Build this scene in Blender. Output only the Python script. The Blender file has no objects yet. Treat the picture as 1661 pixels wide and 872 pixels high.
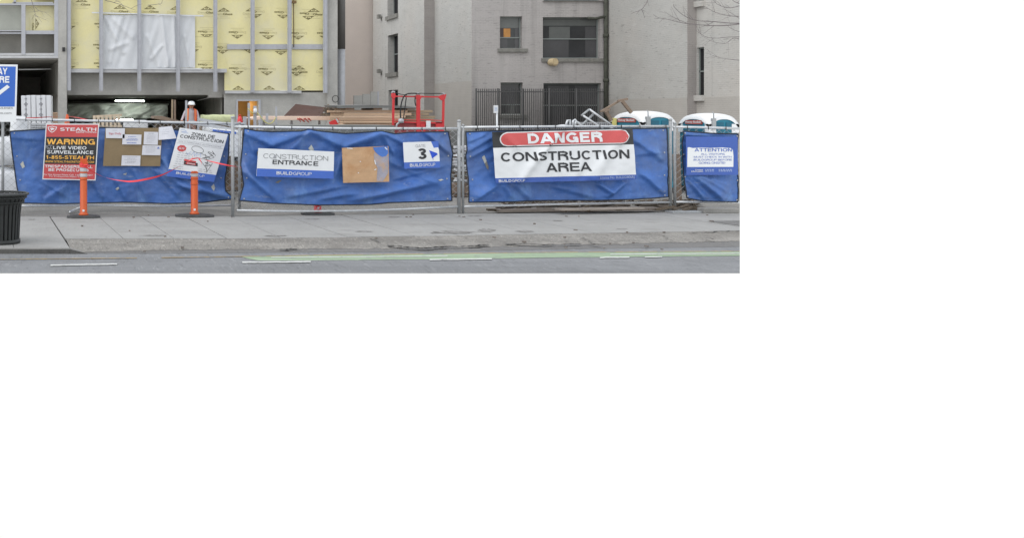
import bpy, bmesh, math, random
from mathutils import Vector, noise
from math import radians as R, sin, cos, pi, exp, sqrt

# ------------------------------------------------------------------ camera, sky, sun, exposure
F, CX, HY, CH = 1700.0, 150.0, 184.0, 2.0      # focal length and principal point (photo pixels), eye height (m)
IW, IH = 1661.0, 872.0
scn = bpy.context.scene
cam_d = bpy.data.cameras.new('camera'); cam = bpy.data.objects.new('camera', cam_d)
scn.collection.objects.link(cam); scn.camera = cam
cam.location = (0, 0, CH); cam.rotation_euler = (R(90), 0, 0)
cam_d.sensor_fit = 'HORIZONTAL'; cam_d.sensor_width = 36.0
cam_d.lens = F / IW * 36.0
cam_d.shift_x = (IW / 2 - CX) / IW
cam_d.shift_y = -(IH / 2 - HY) / IW
cam_d.clip_start = 0.1; cam_d.clip_end = 1000

w = bpy.data.worlds.new('World'); scn.world = w; w.use_nodes = True
nt = w.node_tree; nt.nodes.clear()
wo = nt.nodes.new('ShaderNodeOutputWorld'); add = nt.nodes.new('ShaderNodeAddShader')
b1 = nt.nodes.new('ShaderNodeBackground'); b2 = nt.nodes.new('ShaderNodeBackground')
sky = nt.nodes.new('ShaderNodeTexSky'); sky.sky_type = 'NISHITA'; sky.sun_disc = False
SUN_EL, SUN_AZ = R(50), R(238)
sky.sun_elevation = SUN_EL; sky.sun_rotation = SUN_AZ
b1.inputs['Strength'].default_value = 0.05
b2.inputs['Color'].default_value = (1.0, 1.0, 0.985, 1); b2.inputs['Strength'].default_value = 1.02   # closed cloud cover
nt.links.new(sky.outputs[0], b1.inputs['Color'])
nt.links.new(b1.outputs[0], add.inputs[0]); nt.links.new(b2.outputs[0], add.inputs[1])
nt.links.new(add.outputs[0], wo.inputs['Surface'])
sun_d = bpy.data.lights.new('sun', 'SUN'); sun_d.energy = 1.0; sun_d.angle = R(50); sun_d.color = (1, 0.97, 0.93)
sun = bpy.data.objects.new('sun', sun_d); scn.collection.objects.link(sun)
sdir = Vector((sin(SUN_AZ) * cos(SUN_EL), cos(SUN_AZ) * cos(SUN_EL), sin(SUN_EL)))
sun.rotation_euler = sdir.to_track_quat('Z', 'Y').to_euler()
sun.location = (0, -5, 30)
scn.view_settings.view_transform = 'Standard'; scn.view_settings.look = 'None'
scn.view_settings.exposure = 0.0; scn.view_settings.gamma = 1.0
scn.cycles.max_bounces = 6

rnd = random.Random(7)

# ------------------------------------------------------------------ helpers
def at(px, py, Y):
    return Vector(((px - CX) * Y / F, Y, CH - (py - HY) * Y / F))
def gnd(px, py, z=0.0):
    return at(px, py, F * (CH - z) / (py - HY))
def lin(c):
    c /= 255.0
    return c / 12.92 if c <= 0.04045 else ((c + 0.055) / 1.055) ** 2.4
def S(r, g, b, k=0.9):
    return tuple(min(0.9, lin(v) / k) for v in (r, g, b))

def M(name, col, rough=0.75, metal=0.0, var=0.12, scale=2.5, fine=0.06, fscale=40.0, bump=0.0, bscale=60.0,
      col2=None, thr=None, spec=0.5, stretch=(1, 1, 1), emit=None, estr=0.0, sheen=0.0):
    m = bpy.data.materials.new(name); m.use_nodes = True
    n, l = m.node_tree.nodes, m.node_tree.links
    p = n['Principled BSDF']
    p.inputs['Roughness'].default_value = rough; p.inputs['Metallic'].default_value = metal
    p.inputs['Specular IOR Level'].default_value = spec
    tc = n.new('ShaderNodeTexCoord'); mp = n.new('ShaderNodeMapping')
    mp.inputs['Scale'].default_value = stretch
    l.new(tc.outputs['Object'], mp.inputs['Vector'])
    n1 = n.new('ShaderNodeTexNoise'); n1.inputs['Scale'].default_value = scale; n1.inputs['Detail'].default_value = 7
    n1.inputs['Roughness'].default_value = 0.62
    l.new(mp.outputs[0], n1.inputs['Vector'])
    r1 = n.new('ShaderNodeValToRGB')
    lo, hi = (0.32, 0.68) if thr is None else thr
    r1.color_ramp.elements[0].position = lo; r1.color_ramp.elements[1].position = hi
    a = tuple(c * (1 - var) for c in col); b = tuple(min(1, c * (1 + var)) for c in col)
    if col2 is not None: a, b = col, col2
    r1.color_ramp.elements[0].color = (*a, 1); r1.color_ramp.elements[1].color = (*b, 1)
    l.new(n1.outputs['Fac'], r1.inputs['Fac'])
    n2 = n.new('ShaderNodeTexNoise'); n2.inputs['Scale'].default_value = fscale; n2.inputs['Detail'].default_value = 3
    l.new(mp.outputs[0], n2.inputs['Vector'])
    mr = n.new('ShaderNodeMapRange'); mr.inputs[1].default_value = 0.25; mr.inputs[2].default_value = 0.75
    mr.inputs[3].default_value = 1 - fine; mr.inputs[4].default_value = 1 + fine
    l.new(n2.outputs['Fac'], mr.inputs[0])
    mx = n.new('ShaderNodeVectorMath'); mx.operation = 'SCALE'
    l.new(r1.outputs['Color'], mx.inputs[0]); l.new(mr.outputs[0], mx.inputs['Scale'])
    l.new(mx.outputs[0], p.inputs['Base Color'])
    if bump:
        n3 = n.new('ShaderNodeTexNoise'); n3.inputs['Scale'].default_value = bscale; n3.inputs['Detail'].default_value = 4
        l.new(mp.outputs[0], n3.inputs['Vector'])
        bp = n.new('ShaderNodeBump'); bp.inputs['Strength'].default_value = bump; bp.inputs['Distance'].default_value = 0.02
        l.new(n3.outputs['Fac'], bp.inputs['Height']); l.new(bp.outputs[0], p.inputs['Normal'])
    if emit:
        p.inputs['Emission Color'].default_value = (*emit, 1); p.inputs['Emission Strength'].default_value = estr
    return m

def overlay(m, col, scale, lo, hi, amount=1.0, stretch=(1, 1, 1), detail=6, coord='Object'):
    """blend another colour over a material where a noise is high (stains, wear, dust)."""
    n, l = m.node_tree.nodes, m.node_tree.links
    p = n['Principled BSDF']; old = p.inputs['Base Color'].links[0].from_socket
    tc = n.new('ShaderNodeTexCoord'); mp = n.new('ShaderNodeMapping'); mp.inputs['Scale'].default_value = stretch
    mp.inputs['Location'].default_value = (rnd.uniform(0, 9), rnd.uniform(0, 9), rnd.uniform(0, 9))
    l.new(tc.outputs[coord], mp.inputs['Vector'])
    t = n.new('ShaderNodeTexNoise'); t.inputs['Scale'].default_value = scale; t.inputs['Detail'].default_value = detail
    t.inputs['Roughness'].default_value = 0.65
    l.new(mp.outputs[0], t.inputs['Vector'])
    mr = n.new('ShaderNodeMapRange'); mr.inputs[1].default_value = lo; mr.inputs[2].default_value = hi
    mr.inputs[3].default_value = 0; mr.inputs[4].default_value = amount
    l.new(t.outputs['Fac'], mr.inputs[0])
    mx = n.new('ShaderNodeMix'); mx.data_type = 'RGBA'
    l.new(mr.outputs[0], mx.inputs[0]); l.new(old, mx.inputs[6]); mx.inputs[7].default_value = (*col, 1)
    l.new(mx.outputs[2], p.inputs['Base Color'])
    return m

def bricks(m, mortar, amount=0.35, bw=0.24, bh=0.075):
    n, l = m.node_tree.nodes, m.node_tree.links
    p = n['Principled BSDF']; old = p.inputs['Base Color'].links[0].from_socket
    uv = n.new('ShaderNodeUVMap'); t = n.new('ShaderNodeTexBrick')
    t.inputs['Scale'].default_value = 1; t.inputs['Brick Width'].default_value = bw; t.inputs['Row Height'].default_value = bh
    t.inputs['Mortar Size'].default_value = 0.008; t.inputs['Mortar Smooth'].default_value = 0.6
    l.new(uv.outputs[0], t.inputs['Vector'])
    ns = n.new('ShaderNodeTexNoise'); ns.inputs['Scale'].default_value = 0.9; ns.inputs['Detail'].default_value = 5
    mpp = n.new('ShaderNodeMapping'); mpp.inputs['Scale'].default_value = (1, 3, 1)
    l.new(uv.outputs[0], mpp.inputs[0]); l.new(mpp.outputs[0], ns.inputs['Vector'])
    mr = n.new('ShaderNodeMapRange'); mr.inputs[1].default_value = 0.42; mr.inputs[2].default_value = 0.7
    mr.inputs[3].default_value = 0.05; mr.inputs[4].default_value = amount
    l.new(ns.outputs['Fac'], mr.inputs[0])
    mul = n.new('ShaderNodeMath'); mul.operation = 'MULTIPLY'
    l.new(t.outputs['Fac'], mul.inputs[0]); l.new(mr.outputs[0], mul.inputs[1])
    mx = n.new('ShaderNodeMix'); mx.data_type = 'RGBA'
    l.new(mul.outputs[0], mx.inputs[0]); l.new(old, mx.inputs[6]); mx.inputs[7].default_value = (*mortar, 1)
    l.new(mx.outputs[2], p.inputs['Base Color'])
    bp = n.new('ShaderNodeBump'); bp.invert = True; bp.inputs['Strength'].default_value = 0.35; bp.inputs['Distance'].default_value = 0.012
    l.new(t.outputs['Fac'], bp.inputs['Height']); l.new(bp.outputs[0], p.inputs['Normal'])
    return m

ORG = {}
class MB:
    def __init__(s): s.v = []; s.f = []; s.mi = []; s.sm = []
    def face(s, pts, mi=0, sm=False):
        i = len(s.v); s.v += [Vector(p) for p in pts]; s.f.append(list(range(i, i + len(pts)))); s.mi.append(mi); s.sm.append(sm)
    def raw(s, vs, fs, mi=0, sm=False):
        i = len(s.v); s.v += [Vector(p) for p in vs]
        for f in fs: s.f.append([i + k for k in f]); s.mi.append(mi); s.sm.append(sm)
    def box(s, a, b, mi=0):
        x0, y0, z0 = a; x1, y1, z1 = b
        if x0 > x1: x0, x1 = x1, x0
        if y0 > y1: y0, y1 = y1, y0
        if z0 > z1: z0, z1 = z1, z0
        vs = [(x0,y0,z0),(x1,y0,z0),(x1,y1,z0),(x0,y1,z0),(x0,y0,z1),(x1,y0,z1),(x1,y1,z1),(x0,y1,z1)]
        s.raw(vs, [(0,3,2,1),(4,5,6,7),(0,1,5,4),(1,2,6,5),(2,3,7,6),(3,0,4,7)], mi)
    def pbox(s, x0, y0, x1, y1, Y, d=0.1, mi=0):          # box whose front face covers these photo pixels at distance Y
        a = at(x0, y1, Y); b = at(x1, y0, Y); s.box((a.x, Y, a.z), (b.x, Y + d, b.z), mi)
    def prism(s, pts, ext, mi=0):
        n = len(pts); pts = [Vector(p) for p in pts]; ext = Vector(ext)
        vs = pts + [p + ext for p in pts]
        fs = [tuple(range(n)), tuple(reversed(range(n, 2*n)))] + [(i, i + n, (i+1) % n + n, (i+1) % n) for i in range(n)]
        s.raw(vs, fs, mi)
    def ppoly(s, pp, Y, d=0.02, mi=0):                    # pixel polygon extruded away from the viewer
        s.prism([at(x, y, Y) for x, y in pp], (0, d, 0), mi)
    def tube(s, path, r, n=8, mi=0, cap=True):
        path = [Vector(p) for p in path]; k = len(path)
        rs = r if isinstance(r, (list, tuple)) else [r] * k
        vs = []; prev = None
        for i, p in enumerate(path):
            t = (path[min(i+1, k-1)] - path[max(i-1, 0)])
            t = t.normalized() if t.length > 1e-9 else Vector((0, 0, 1))
            if prev is None:
                up = Vector((0, 0, 1)) if abs(t.z) < 0.9 else Vector((1, 0, 0))
                a = t.cross(up).normalized()
            else:
                a = prev - t * prev.dot(t); a = a.normalized() if a.length > 1e-6 else t.orthogonal().normalized()
            prev = a; b = t.cross(a)
            for j in range(n):
                th = 2 * pi * j / n
                vs.append(p + (a * cos(th) + b * sin(th)) * rs[i])
        fs = []
        for i in range(k - 1):
            for j in range(n):
                fs.append((i*n + j, i*n + (j+1) % n, (i+1)*n + (j+1) % n, (i+1)*n + j))
        if cap: fs += [tuple(reversed(range(n))), tuple(range((k-1)*n, k*n))]
        s.raw(vs, fs, mi, n > 4)
    def lathe(s, c, prof, n=24, mi=0, sm=True):
        c = Vector(c); vs = []; k = len(prof)
        for r, z in prof:
            for j in range(n):
                th = 2 * pi * j / n; vs.append(c + Vector((r * cos(th), r * sin(th), z)))
        fs = []
        for i in range(k - 1):
            for j in range(n):
                fs.append((i*n + j, i*n + (j+1) % n, (i+1)*n + (j+1) % n, (i+1)*n + j))
        if prof[0][0] > 1e-6: fs.append(tuple(reversed(range(n))))
        if prof[-1][0] > 1e-6: fs.append(tuple(range((k-1)*n, k*n)))
        s.raw(vs, fs, mi, sm)
    def bar(s, p, q, wd, dp, mi=0):                       # rectangular bar between two points (wd across in view, dp in depth)
        p = Vector(p); q = Vector(q); t = (q - p).normalized()
        d = Vector((0, 1, 0)) - t * t.y; d = d.normalized() if d.length > 1e-4 else Vector((1, 0, 0))
        a = t.cross(d).normalized()
        c = [a*wd/2 - d*dp/2, a*wd/2 + d*dp/2, -a*wd/2 + d*dp/2, -a*wd/2 - d*dp/2]
        vs = [p + x for x in c] + [q + x for x in c]
        s.raw(vs, [(3,2,1,0),(4,5,6,7),(0,1,5,4),(1,2,6,5),(2,3,7,6),(3,0,4,7)], mi)
    def grid(s, fn, nu, nv, mi=0, sm=True):
        vs = [fn(i / nu, j / nv) for j in range(nv + 1) for i in range(nu + 1)]
        fs = [(j*(nu+1) + i, (j+1)*(nu+1) + i, (j+1)*(nu+1) + i + 1, j*(nu+1) + i + 1) for j in range(nv) for i in range(nu)]
        s.raw(vs, fs, mi, sm)
    def build(s, name, mats, parent=None, org=None, recalc=True, bevel=0.0):
        if not isinstance(mats, (list, tuple)): mats = [mats]
        if parent is not None: o0 = ORG[parent.name]
        elif org is not None: o0 = Vector(org)
        else:
            xs = [p.x for p in s.v]; ys = [p.y for p in s.v]; zs = [p.z for p in s.v]
            o0 = Vector(((min(xs)+max(xs))/2, (min(ys)+max(ys))/2, min(zs)))
        me = bpy.data.meshes.new(name)
        me.from_pydata([tuple(p - o0) for p in s.v], [], s.f)
        for m in mats: me.materials.append(m)
        for p, mi, sm in zip(me.polygons, s.mi, s.sm): p.material_index = mi; p.use_smooth = sm
        bm = bmesh.new(); bm.from_mesh(me)
        bmesh.ops.remove_doubles(bm, verts=bm.verts, dist=1e-5)
        if recalc: bmesh.ops.recalc_face_normals(bm, faces=bm.faces)
        uvl = bm.loops.layers.uv.new('UVMap')
        for f in bm.faces:
            nn = f.normal
            if abs(nn.z) > 0.7: tx = Vector((1, 0, 0)); ty = Vector((0, 1, 0))
            else:
                tx = Vector((-nn.y, nn.x, 0)); tx = tx.normalized() if tx.length > 1e-6 else Vector((1, 0, 0)); ty = Vector((0, 0, 1))
            for lp in f.loops:
                q = lp.vert.co + o0; lp[uvl].uv = (q.dot(tx), q.dot(ty))
        bm.to_mesh(me); bm.free()
        o = bpy.data.objects.new(name, me); scn.collection.objects.link(o)
        if parent is not None: o.parent = parent
        else: o.location = o0
        ORG[o.name] = o0
        if bevel:
            bv = o.modifiers.new('bevel', 'BEVEL'); bv.width = bevel; bv.segments = 2; bv.limit_method = 'ANGLE'
        return o

def tag(o, label, cat, group=None):
    o['label'] = label; o['category'] = cat
    if group: o['group'] = group
    return o
def thing(name, label, cat, loc, group=None):
    o = bpy.data.objects.new(name, None); scn.collection.objects.link(o); o.empty_display_size = 0.2
    o.location = loc; ORG[o.name] = Vector(loc)
    return tag(o, label, cat, group)
def structure(o): o['kind'] = 'structure'; return o

_tx = {}
def text_mesh(body, off=0.0):
    key = (body, off)
    if key not in _tx:
        cu = bpy.data.curves.new('t', 'FONT'); cu.body = body; cu.size = 1; cu.offset = off; cu.resolution_u = 3
        ob = bpy.data.objects.new('t', cu); scn.collection.objects.link(ob)
        bpy.context.view_layer.update()
        me = bpy.data.meshes.new_from_object(ob.evaluated_get(bpy.context.evaluated_depsgraph_get()))
        vs = [v.co.copy() for v in me.vertices]; fs = [tuple(p.vertices) for p in me.polygons]
        bpy.data.objects.remove(ob); bpy.data.curves.remove(cu); bpy.data.meshes.remove(me)
        x0 = min(v.x for v in vs); x1 = max(v.x for v in vs); y0 = min(v.y for v in vs); y1 = max(v.y for v in vs)
        vs = [((v.x - x0) / (x1 - x0), (v.y - y0) / (y1 - y0)) for v in vs]
        _tx[key] = (vs, fs)
    return _tx[key]
def _arc(cx, cy, rx, ry, a0, a1, n=12):
    return [(cx + rx * cos(R(a0 + (a1 - a0) * i / n)), cy + ry * sin(R(a0 + (a1 - a0) * i / n))) for i in range(n + 1)]
GW = dict(A=1.0, B=.98, C=1.0, D=1.0, E=.9, F=.85, G=1.06, H=1.0, I=.36, J=.78, K=1.0, L=.82, M=1.16, N=1.0, O=1.08, P=.93, Q=1.08, R=1.0, S=.93, T=.86, U=1.0, V=.95, W=1.32, X=.95, Y=.95, Z=.86)
GW.update({' ': .40, '-': .45, '.': .34, '!': .36, '1': .78, '3': .78, '5': .78, '8': .78, '7': .78, '0': .78})
def glyph(ch, t):
    """strokes of one plain sans capital in a box of height 1: (kind, points); kind 'p' = constant pen width, 'd' = slanted bar cut level"""
    w = GW[ch]; sb = .055; x0, x1 = sb + t * .55, w - sb - t * .55; h = t / 2; m = (x0 + x1) / 2; L, H = h, 1 - h
    P = lambda *p: ('p', list(p)); D = lambda a, b: ('d', [a, b]); rx = (x1 - x0) / 2; xa, xb = sb + t * .3, w - sb - t * .3
    if ch == 'A': return [D((xa, 0), (m, 1)), D((xb, 0), (m, 1)), P((xa + .2 * (m - xa) * 1.5, .30), (xb - .2 * (xb - m) * 1.5, .30))]
    if ch == 'B': return [P((x0, 0), (x0, 1)), P((x0, H), (m, H), *_arc(m + .02, .755, rx * .8, .245 - h, 90, -90), (x0, .51)), P((x0, .51), (m, .51), *_arc(m + .04, .255 + h * .5, rx * .96, .255 - h * .5, 90, -90), (x0, L))]
    if ch == 'C': return [P(*_arc(m, .5, rx + .02, .5 - h, 42, 318, 22))]
    if ch == 'D': return [P((x0, 0), (x0, 1)), P((x0, H), (m - .05, H), *_arc(m - .05, .5, x1 - m + .05, .5 - h, 90, -90, 16), (x0, L))]
    if ch == 'E': return [P((x0, 0), (x0, 1)), P((x0, H), (x1 + h, H)), P((x0, .51), (x1 + h * .4, .51)), P((x0, L), (x1 + h, L))]
    if ch == 'F': return [P((x0, 0), (x0, 1)), P((x0, H), (x1 + h, H)), P((x0, .5), (x1, .5))]
    if ch == 'G': return [P(*_arc(m, .5, rx + .02, .5 - h, 40, 330, 22)), P((m + .05, .46), (x1 + .02 + h * .4, .46)), P((x1, 0.0), (x1, .46))]
    if ch == 'H': return [P((x0, 0), (x0, 1)), P((x1, 0), (x1, 1)), P((x0, .52), (x1, .52))]
    if ch == 'I': return [P((w / 2, 0), (w / 2, 1))]
    if ch == 'J': return [P((x1, 1), (x1, .3), *_arc(m, .3, rx, .3 - h, 0, -180))]
    if ch == 'K': return [P((x0, 0), (x0, 1)), D((x0 + .05, .36), (xb - .02, 1)), D((xb, 0), (m - .06, .58))]
    if ch == 'L': return [P((x0, 0), (x0, 1)), P((x0, L), (x1 + h, L))]
    if ch == 'M': return [P((x0, 0), (x0, 1)), P((x1, 0), (x1, 1)), D((m, 0), (x0, 1)), D((m, 0), (x1, 1))]
    if ch == 'N': return [P((x0, 0), (x0, 1)), P((x1, 0), (x1, 1)), D((x1, 0), (x0, 1))]
    if ch in 'OQ': return [P(*_arc(m, .5, rx + .02, .5 - h, 0, 360, 28))] + ([D((xb, 0), (m, .35))] if ch == 'Q' else [])
    if ch == 'P': return [P((x0, 0), (x0, 1)), P((x0, H), (m, H), *_arc(m, .71, rx, .29 - h, 90, -90), (x0, .42 + h))]
    if ch == 'R': return [P((x0, 0), (x0, 1)), P((x0, H), (m, H), *_arc(m, .735, rx, .265 - h, 90, -90), (x0, .47 + h)), P((m + .02, .47 + h), (x1 - .03, .40), (x1, .28), (x1 + .01, 0))]
    if ch == 'S': return [P(*(_arc(m, .735, rx, .265 - h, 20, 230, 14) + [(m, .515)] + _arc(m, .27, rx + .02, .27 - h, 55, -160, 14)))]
    if ch == 'T': return [P((w / 2, 0), (w / 2, 1)), P((sb * .5, H), (w - sb * .5, H))]
    if ch == 'U': return [P((x0, 1), (x0, .36), *_arc(m, .36, rx, .36 - h, 180, 360), (x1, 1))]
    if ch == 'V': return [D((m, 0), (xa, 1)), D((m, 0), (xb, 1))]
    if ch == 'W': q = (xb - xa) / 4; return [D((xa + q, 0), (xa, 1)), D((xa + q, 0), (m, 1)), D((xb - q, 0), (m, 1)), D((xb - q, 0), (xb, 1))]
    if ch == 'X': return [D((xa, 0), (xb, 1)), D((xb, 0), (xa, 1))]
    if ch == 'Y': return [P((m, 0), (m, .45)), D((m, .4), (xa, 1)), D((m, .4), (xb, 1))]
    if ch == 'Z': return [P((sb, H), (w - sb, H)), P((sb, L), (w - sb, L)), D((xa, t), (xb, 1 - t))]
    if ch == '-': return [P((sb * .5, .36), (w - sb * .5, .36))]
    if ch == '.': return [P((w / 2, 0), (w / 2, t * 1.1))]
    if ch == '!': return [P((w / 2, 0), (w / 2, t)), P((w / 2, .28), (w / 2, 1))]
    if ch == '1': return [P((m + .08, 0), (m + .08, 1)), P((m - .2, .74), (m - .02, .78), (m + .08, .95))]
    if ch == '3': return [P(*(_arc(m, .745, rx * .93, .255 - h, 165, -80, 14) + [(m - .06, .52)])), P(*([(m - .06, .52)] + _arc(m, .27, rx, .27 - h, 80, -165, 14)))]
    if ch == '5': return [P((x1, H), (x0 + .05, H), (x0 + .01, .52), *_arc(m, .32, rx, .32 - h, 130, -160, 14))]
    if ch == '8': return [P(*_arc(m, .745, rx * .9, .255 - h, 0, 360, 18)), P(*_arc(m, .27, rx, .27 - h, 0, 360, 18))]
    if ch == '7': return [P((sb, H), (x1 + h, H)), D((m - .1, 0), (x1, 1 - t))]
    if ch == '0': return [P(*_arc(m, .5, rx, .5 - h, 0, 360, 20))]
    return []
def caps(mb, mapf, body, u0, u1, v0, v1, t, mi, lift):
    W = sum(GW[c] for c in body); x = 0; k = 0
    def M2(px, py): return mapf(u0 + (u1 - u0) * px / W, v1 + (v0 - v1) * py, lift + .0003 * (k % 5))
    for ch in body:
        for kind, pts in glyph(ch, t):
            k += 1; pts = [(p[0] + x, p[1]) for p in pts]
            if kind == 'd':
                (ax, ay), (bx, by) = pts; hh = t / 2 * sqrt(1 + ((bx - ax) / (by - ay)) ** 2); n = 6
                for i in range(n):
                    p, q = i / n, (i + 1) / n; c = (ax + (bx - ax) * p, ay + (by - ay) * p); d = (ax + (bx - ax) * q, ay + (by - ay) * q)
                    mb.raw([M2(c[0] - hh, c[1]), M2(c[0] + hh, c[1]), M2(d[0] + hh, d[1]), M2(d[0] - hh, d[1])], [(0, 1, 2, 3)], mi)
                continue
            q = [pts[0]]
            for a, b in zip(pts[:-1], pts[1:]):
                n = max(1, int(sqrt((b[0] - a[0]) ** 2 + (b[1] - a[1]) ** 2) / .2))
                q += [(a[0] + (b[0] - a[0]) * (i + 1) / n, a[1] + (b[1] - a[1]) * (i + 1) / n) for i in range(n)]
            L, Rr = [], []
            closed = len(q) > 8 and abs(q[0][0] - q[-1][0]) + abs(q[0][1] - q[-1][1]) < 1e-4
            for i, p in enumerate(q):
                a = q[i - 1] if i > 0 else (q[-2] if closed else None); b = q[i + 1] if i < len(q) - 1 else (q[1] if closed else None)
                def nrm(a, b):
                    dx, dy = b[0] - a[0], b[1] - a[1]; l = sqrt(dx * dx + dy * dy) or 1; return (-dy / l, dx / l)
                if a is None: n_ = nrm(p, b); sc = 1
                elif b is None: n_ = nrm(a, p); sc = 1
                else:
                    n1, n2 = nrm(a, p), nrm(p, b); sx, sy = n1[0] + n2[0], n1[1] + n2[1]; l = sqrt(sx * sx + sy * sy) or 1; n_ = (sx / l, sy / l); sc = min(1.6, 1 / max(.4, n_[0] * n1[0] + n_[1] * n1[1]))
                L.append((p[0] + n_[0] * t / 2 * sc, p[1] + n_[1] * t / 2 * sc)); Rr.append((p[0] - n_[0] * t / 2 * sc, p[1] - n_[1] * t / 2 * sc))
            vs = [M2(*p) for p in L] + [M2(*p) for p in Rr]; n = len(L)
            mb.raw(vs, [(i, i + 1, n + i + 1, n + i) for i in range(n - 1)], mi)
        x += GW[ch]
def text(mb, mapf, body, u0, u1, v0, v1, off=0.0, mi=0, lift=0.006):
    if all(c in GW for c in body):
        return caps(mb, mapf, body, u0, u1, v0, v1, .125 + off * 3.0, mi, lift)
    vs, fs = text_mesh(body, off)
    mb.raw([mapf(u0 + (u1 - u0) * a, v1 + (v0 - v1) * b, lift) for a, b in vs], fs, mi)
def shape(mb, mapf, pts, mi=0, lift=0.003):
    mb.raw([mapf(u, v, lift) for u, v in pts], [tuple(range(len(pts)))], mi)
def stroke(mb, mapf, pts, wd, asp=1.0, mi=0, lift=0.005):   # thin drawn line on a sign; wd in u units
    for (a, b) in zip(pts[:-1], pts[1:]):
        dx, dy = (b[0]-a[0]) * asp, b[1]-a[1]; L = sqrt(dx*dx + dy*dy) or 1
        nx, ny = -dy / L * wd / 2 / asp, dx / L * wd / 2
        mb.raw([mapf(a[0]+nx, a[1]+ny, lift), mapf(b[0]+nx, b[1]+ny, lift), mapf(b[0]-nx, b[1]-ny, lift), mapf(a[0]-nx, a[1]-ny, lift)], [(0,1,2,3)], mi)
def quadmap(tl, tr, br, bl, Yf):
    """map (u,v) on a board whose corners are given in photo pixels; Yf gives the depth of its plane."""
    P = [at(x, y, Yf(x)) for x, y in (tl, tr, br, bl)]
    nrm = (P[1] - P[0]).cross(P[3] - P[0]).normalized()
    if nrm.y > 0: nrm = -nrm
    def f(u, v, lift=0.0):
        a = P[0].lerp(P[1], u); b = P[3].lerp(P[2], u)
        return a.lerp(b, v) + nrm * lift
    return f
def board(mapf, name, mats, parent, polys, thick=0.006, nu=1, nv=1):
    """thin sign board: solid panel plus coloured fields laid a little proud of it. polys: (pts, material index)"""
    mb = MB()
    c = [mapf(0, 0), mapf(1, 0), mapf(1, 1), mapf(0, 1)]
    n = (mapf(0, 0, 1) - mapf(0, 0))
    mb.prism(c, n * -thick, 0)
    for k, (pts, mi) in enumerate(polys): shape(mb, mapf, pts, mi, 0.0015 + 0.0006 * k)
    return mb.build(name, mats, parent, recalc=False)

def wall_holes(mb, O, U, W, z0, z1, holes, N, depth, mi=0):
    """vertical wall from O along unit U (length W), with rectangular holes (u0,u1,za,zb) and reveals going back along N"""
    O = Vector(O); U = Vector(U); N = Vector(N)
    us = sorted({0, W} | {h[0] for h in holes} | {h[1] for h in holes}); zs = sorted({z0, z1} | {h[2] for h in holes} | {h[3] for h in holes})
    us = [u for u in us if -1e-6 <= u <= W + 1e-6]; zs = [z for z in zs if z0 - 1e-6 <= z <= z1 + 1e-6]
    P = lambda u, z, d=0: O + U * u + Vector((0, 0, z)) + N * d
    for a, b in zip(us[:-1], us[1:]):
        for c, d in zip(zs[:-1], zs[1:]):
            m, q = (a + b) / 2, (c + d) / 2
            if any(h[0] < m < h[1] and h[2] < q < h[3] for h in holes): continue
            mb.face([P(a, c), P(b, c), P(b, d), P(a, d)], mi)
    for a, b, c, d in holes:
        mb.face([P(a, c), P(a, d), P(a, d, depth), P(a, c, depth)], mi); mb.face([P(b, c), P(b, d), P(b, d, depth), P(b, c, depth)], mi)
        mb.face([P(a, c), P(b, c), P(b, c, depth), P(a, c, depth)], mi); mb.face([P(a, d), P(b, d), P(b, d, depth), P(a, d, depth)], mi)

# ------------------------------------------------------------------ materials
m_asphalt = M('asphalt', S(142, 144, 147, 1.25), 0.9, var=0.13, scale=0.9, fine=0.16, fscale=70, bump=0.5, bscale=90, stretch=(0.35, 1, 1))
overlay(m_asphalt, S(112, 114, 116, 1.25), 0.7, 0.52, 0.75, 0.6, stretch=(0.15, 1.6, 1))
m_gutter = M('old asphalt', S(124, 123, 122, 1.2), 0.92, var=0.12, scale=1.5, fine=0.15, fscale=60, bump=0.5, stretch=(0.4, 1, 1))
m_concrete_walk = M('walk concrete', S(166, 166, 164, 1.2), 0.88, var=0.07, scale=1.1, fine=0.06, fscale=50, bump=0.15)
overlay(m_concrete_walk, S(128, 126, 123, 1.2), 0.8, 0.55, 0.78, 0.6, stretch=(0.45, 1.3, 1))
overlay(m_concrete_walk, S(138, 136, 133, 1.2), 2.6, 0.56, 0.68, 0.55, stretch=(0.5, 1.2, 1))
overlay(m_concrete_walk, S(186, 186, 184, 1.2), 1.6, 0.58, 0.78, 0.5, stretch=(0.6, 1, 1))
overlay(m_concrete_walk, S(112, 110, 106, 1.2), 9, 0.68, 0.74, 0.5, stretch=(0.6, 1.2, 1))
overlay(m_asphalt, S(176, 178, 180, 1.25), 0.5, 0.55, 0.72, 0.45, stretch=(0.12, 2.6, 1))
overlay(m_asphalt, S(96, 97, 98, 1.25), 12, 0.62, 0.74, 0.5)
for m_, c1, c2 in ((m_asphalt, S(104, 105, 107, 1.25), S(182, 184, 187, 1.25)), (m_gutter, S(92, 91, 90, 1.2), S(156, 154, 151, 1.2)), (m_concrete_walk, S(142, 141, 139, 1.2), S(182, 182, 180, 1.2))):
    k_ = .4 if m_ is m_concrete_walk else .5
    overlay(m_, c1, 16, .56, .66, k_, stretch=(1, .16, 1)); overlay(m_, c2, 20, .58, .68, k_, stretch=(1, .16, 1)); overlay(m_, c1, 3.0, .54, .72, k_ * .8, stretch=(.6, .3, 1))
m_joint = M('joint dirt', S(88, 87, 84, 1.2), 0.95, var=0.2)
m_apron = M('aggregate', S(148, 145, 140, 1.2), 0.92, var=0.12, scale=2.0, fine=0.3, fscale=34, bump=0.8, bscale=40)
overlay(m_apron, S(112, 109, 105, 1.2), 0.9, 0.48, 0.72, 0.75, stretch=(0.4, 1.2, 1))
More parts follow.
